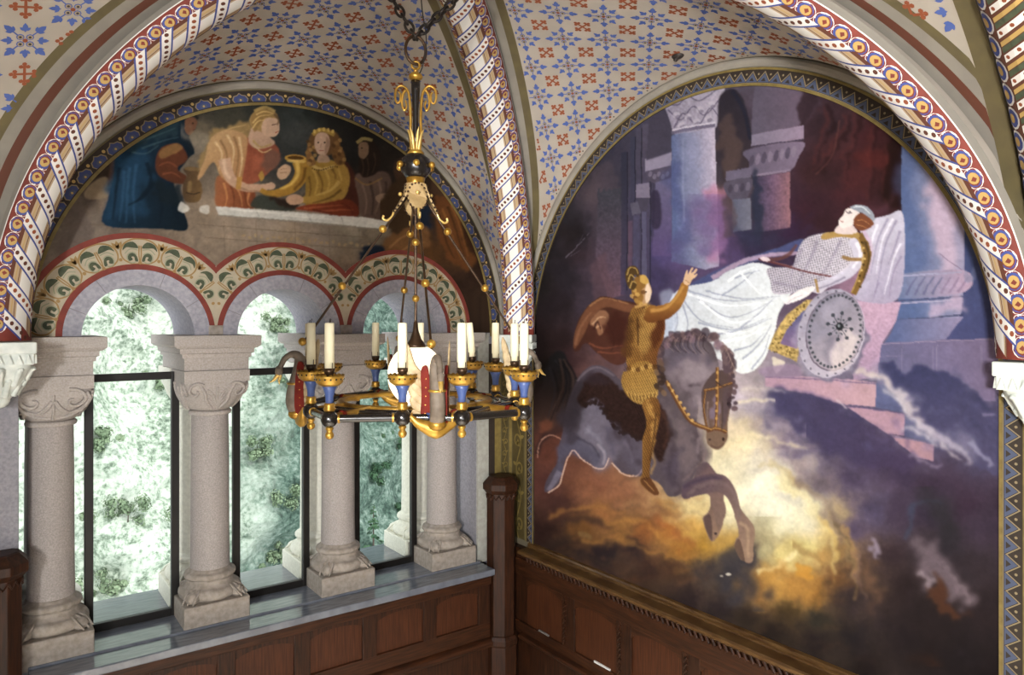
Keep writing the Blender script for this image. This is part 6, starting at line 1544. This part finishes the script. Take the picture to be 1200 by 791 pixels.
# bearded king
d.poly([(416,206),(428,202),(448,200),(457,206),(458,226),(452,256),(426,256),(420,232)],'#6a564b',1.3,grad=(420,215,454,230),col2='#5a463c'); d.fol((((424,214),(430,234),(428,252)),((444,210),(446,230),(440,250))),'#8d7663',3,1,1.2,.6); d.fol((((434,212),(438,234),(436,252)),((452,212),(452,234),(448,252))),'#3a2c26',3,1,1.2,.7)
d.poly([(420,166),(432,160),(440,168),(446,182),(444,198),(434,206),(424,206),(420,190),(422,178)],'#2f241d',1.1); d.poly([(420,170),(424,166),(431,168),(431,180),(426,186),(420,182)],'#80664f',.8); d.line([(418,167),(426,162),(436,164)],'#93834f',4,3.6,.7,.95); d.ell(423.5,173,1.1,.7,'#1f1813',0,.4); d.fol((((424,186),(426,196),(424,206)),((430,184),(432,196),(430,206)),((438,178),(440,190),(436,202))),'#4f3c2d',2,.8,.8,.7); d.poly([(440,230),(450,226),(458,230),(456,236),(444,237)],'#8f7560',.8); d.line([(416,208),(430,216),(448,208)],'#8d6d3c',2.4,2,.8,.7)
# further guests at the right, half hidden
d.poly([(462,190),(474,184),(482,196),(480,212),(468,214),(462,204)],'#4a3426',1.6); d.poly([(456,214),(480,206),(496,222),(500,256),(486,276),(462,270),(454,246)],'#42301f',2); d.poly([(482,236),(498,232),(504,252),(498,272),(484,266)],'#1d2742',2)
d.poly([(462,270),(480,262),(498,268),(500,290),(480,300),(456,298),(450,288)],'#7a5430',2,alpha=.9); d.fol((((456,290),(474,276),(494,274)),((466,298),(482,286),(498,284))),'#a57c48',3,1,1.2,.6); d.poly([(420,296),(440,286),(452,292),(440,312),(424,318)],'#1d2740',2); d.poly([(512,236),(528,232),(544,262),(552,300),(540,312),(522,290),(510,262)],'#6a4020',2.2,alpha=.95); d.fol((((518,244),(528,270),(540,304)),((528,240),(540,268),(548,300))),'#94622f',3,1,1.2,.6); d.fol((((514,252),(522,280),(532,302)),((524,242),(534,268),(544,300))),'#3a2312',3,1,1.2,.6); d.poly([(508,214),(520,212),(526,226),(516,236),(506,228)],'#4d3626',1.8)
# white table cloth
d.poly([(252,242),(262,242),(330,247),(400,253),(424,254),(456,259),(454,268),(420,266),(380,263),(330,258),(256,252)],'#bfbcb4',.9,False,grad=(260,245,440,262),col2='#c9c6bd'); d.line([(254,252),(330,258),(420,266),(454,269)],'#7d7468',2,2,.8,.7); d.fol((((300,246),(304,256)),((360,251),(366,262)),((400,254),(402,264))),'#98948c',2,.8,.8,.6); d.fol((((270,245),(320,249),(380,254)),((330,252),(390,257))),'#dedbd2',2.4,1,.8,.7)
d.tone(.88, 1.10, 1.03)
d.mottle(.016)

# ---------------------------------------------------- canvases on the wall
M_paint = bpy.data.materials.new('fresco_paint'); M_paint.use_nodes = True
nt = M_paint.node_tree; b_ = nt.nodes['Principled BSDF']; b_.inputs['Roughness'].default_value = .8; b_.inputs['Specular IOR Level'].default_value = .08
an = nt.nodes.new('ShaderNodeVertexColor'); an.layer_name = 'paint'; nt.links.new(an.outputs['Color'], b_.inputs['Base Color'])
GAIN = .96
def hang(name, cv, a0, a1, z0, z1, step, pos, inside, label):
    na = int((a1-a0)/step)+1; nz_ = int((z1-z0)/step)+1
    A, Z = np.meshgrid(np.linspace(a0, a1, na), np.linspace(z0, z1, nz_), indexing='ij'); A = A.ravel(); Z = Z.ravel()
    X, Y, ZZ = pos(A, Z)
    rx, ry = X-CAM[0], Y-CAM[1]; dep = rx*FX+ry*FY; lat = rx*FY-ry*FX
    col = cv.sample(600+FPX*lat/dep, CY-FPX*(ZZ-CAM[2])/dep)
    lin = np.where(col <= .04045, col/12.92, ((col+.055)/1.055)**2.4)*GAIN
    idx = np.arange(na*nz_).reshape(na, nz_)
    q = np.stack([idx[:-1, :-1], idx[1:, :-1], idx[1:, 1:], idx[:-1, 1:]], -1).reshape(-1, 4)
    ok = inside(A, Z); q = q[ok[q].any(1)]
    use = np.unique(q); mp = -np.ones(na*nz_, int); mp[use] = np.arange(len(use)); q = mp[q]
    V = np.stack([X, Y, ZZ], 1)[use]
    me = bpy.data.meshes.new(name); me.vertices.add(len(V)); me.vertices.foreach_set('co', V.astype(np.float32).ravel())
    me.loops.add(len(q)*4); me.loops.foreach_set('vertex_index', q.astype(np.int32).ravel())
    me.polygons.add(len(q)); me.polygons.foreach_set('loop_start', np.arange(0, len(q)*4, 4, dtype=np.int32)); me.polygons.foreach_set('loop_total', np.full(len(q), 4, np.int32))
    me.update(calc_edges=True); me.validate()
    ca = me.color_attributes.new('paint', 'FLOAT_COLOR', 'POINT')
    ca.data.foreach_set('color', np.concatenate([np.clip(lin[use], 0, .95), np.ones((len(use), 1))], 1).astype(np.float32).ravel())
    me.materials.append(M_paint)
    o = bpy.data.objects.new(name, me); C.objects.link(o)
    return tag(o, label, 'mural')
hang('mural', MURAL, RC-RR-.02, RC+RR+.02, 1.10, RZ+RR+.02, .0052, lambda a, z: (np.full_like(a, -.004), a, z),
     lambda a, z: (z < RZ) & (np.abs(a-RC) < RR+.015) | ((a-RC)**2+(z-RZ)**2 < (RR+.015)**2),
     'large arched mural of a rider on a grey horse before a sleeping lady')
hang('mural', d, LC-LR-.02, LC+LR+.02, LZ+.0, LZ+LR+.02, .0052, lambda a, z: (a, np.full_like(a, -.004), z),
     lambda a, z: ((a-LC)**2+(z-LZ)**2 < (LR+.015)**2) & np.all([(a-x)**2+(z-ASP)**2 > (ARO+.02)**2 for x in ARX], axis=0),
     'lunette mural of robed figures sharing a golden horn at a white table, above the windows')
# ------------------------------------------------------------------ light
sc = bpy.context.scene
w = bpy.data.worlds.new('sky'); sc.world = w; w.use_nodes = True
bg = w.node_tree.nodes['Background']
bg.inputs['Color'].default_value = (.93, .97, 1.0, 1); bg.inputs['Strength'].default_value = 2.2
def lamp(name, kind, loc, target, power, col, size=1.):
    l = bpy.data.lights.new(name, kind); o = bpy.data.objects.new(name, l); C.objects.link(o)
    o.location = loc; d = Vector(target)-Vector(loc); o.rotation_euler = d.to_track_quat('-Z', 'Y').to_euler()
    l.energy = power; l.color = col
    if kind == 'AREA': l.size = size
    elif kind in ('SPOT', 'POINT'): l.shadow_soft_size = size
    elif kind == 'SUN': l.angle = .01
    return l
l = lamp('assumed_key_light', 'AREA', (-6.08, -6.70, 3.1), (-.2, -1.7, 3.0), 150, (1, .985, .95), .6); l.spread = math.radians(78)  # assumed unseen key light behind and left of the viewpoint, inferred from chandelier's shadow
l = lamp('soft_fill_light', 'AREA', (-4.6, -8.7, 1.9), (-1.6, 0, 3.6), 270, (1, .99, .98), 3.0)  # added soft fill from behind the viewpoint, no window stands there
l = lamp('floor_bounce_light', 'AREA', (-4.5, -6.0, 5.1), (-2.6, -3.0, 0), 520, (1, .985, .97), 1.4); l.spread = math.radians(45)  # added beam aimed at the floor so its bounce brightens the vault
lamp('sun', 'SUN', (0, -10, 30), (-3, 16, 0), 2.3, (1, .98, .95))
sc.view_settings.view_transform = 'Standard'; sc.view_settings.look = 'None'
sc.view_settings.exposure = -.12; sc.view_settings.gamma = 1; sc.view_settings.use_curve_mapping = False
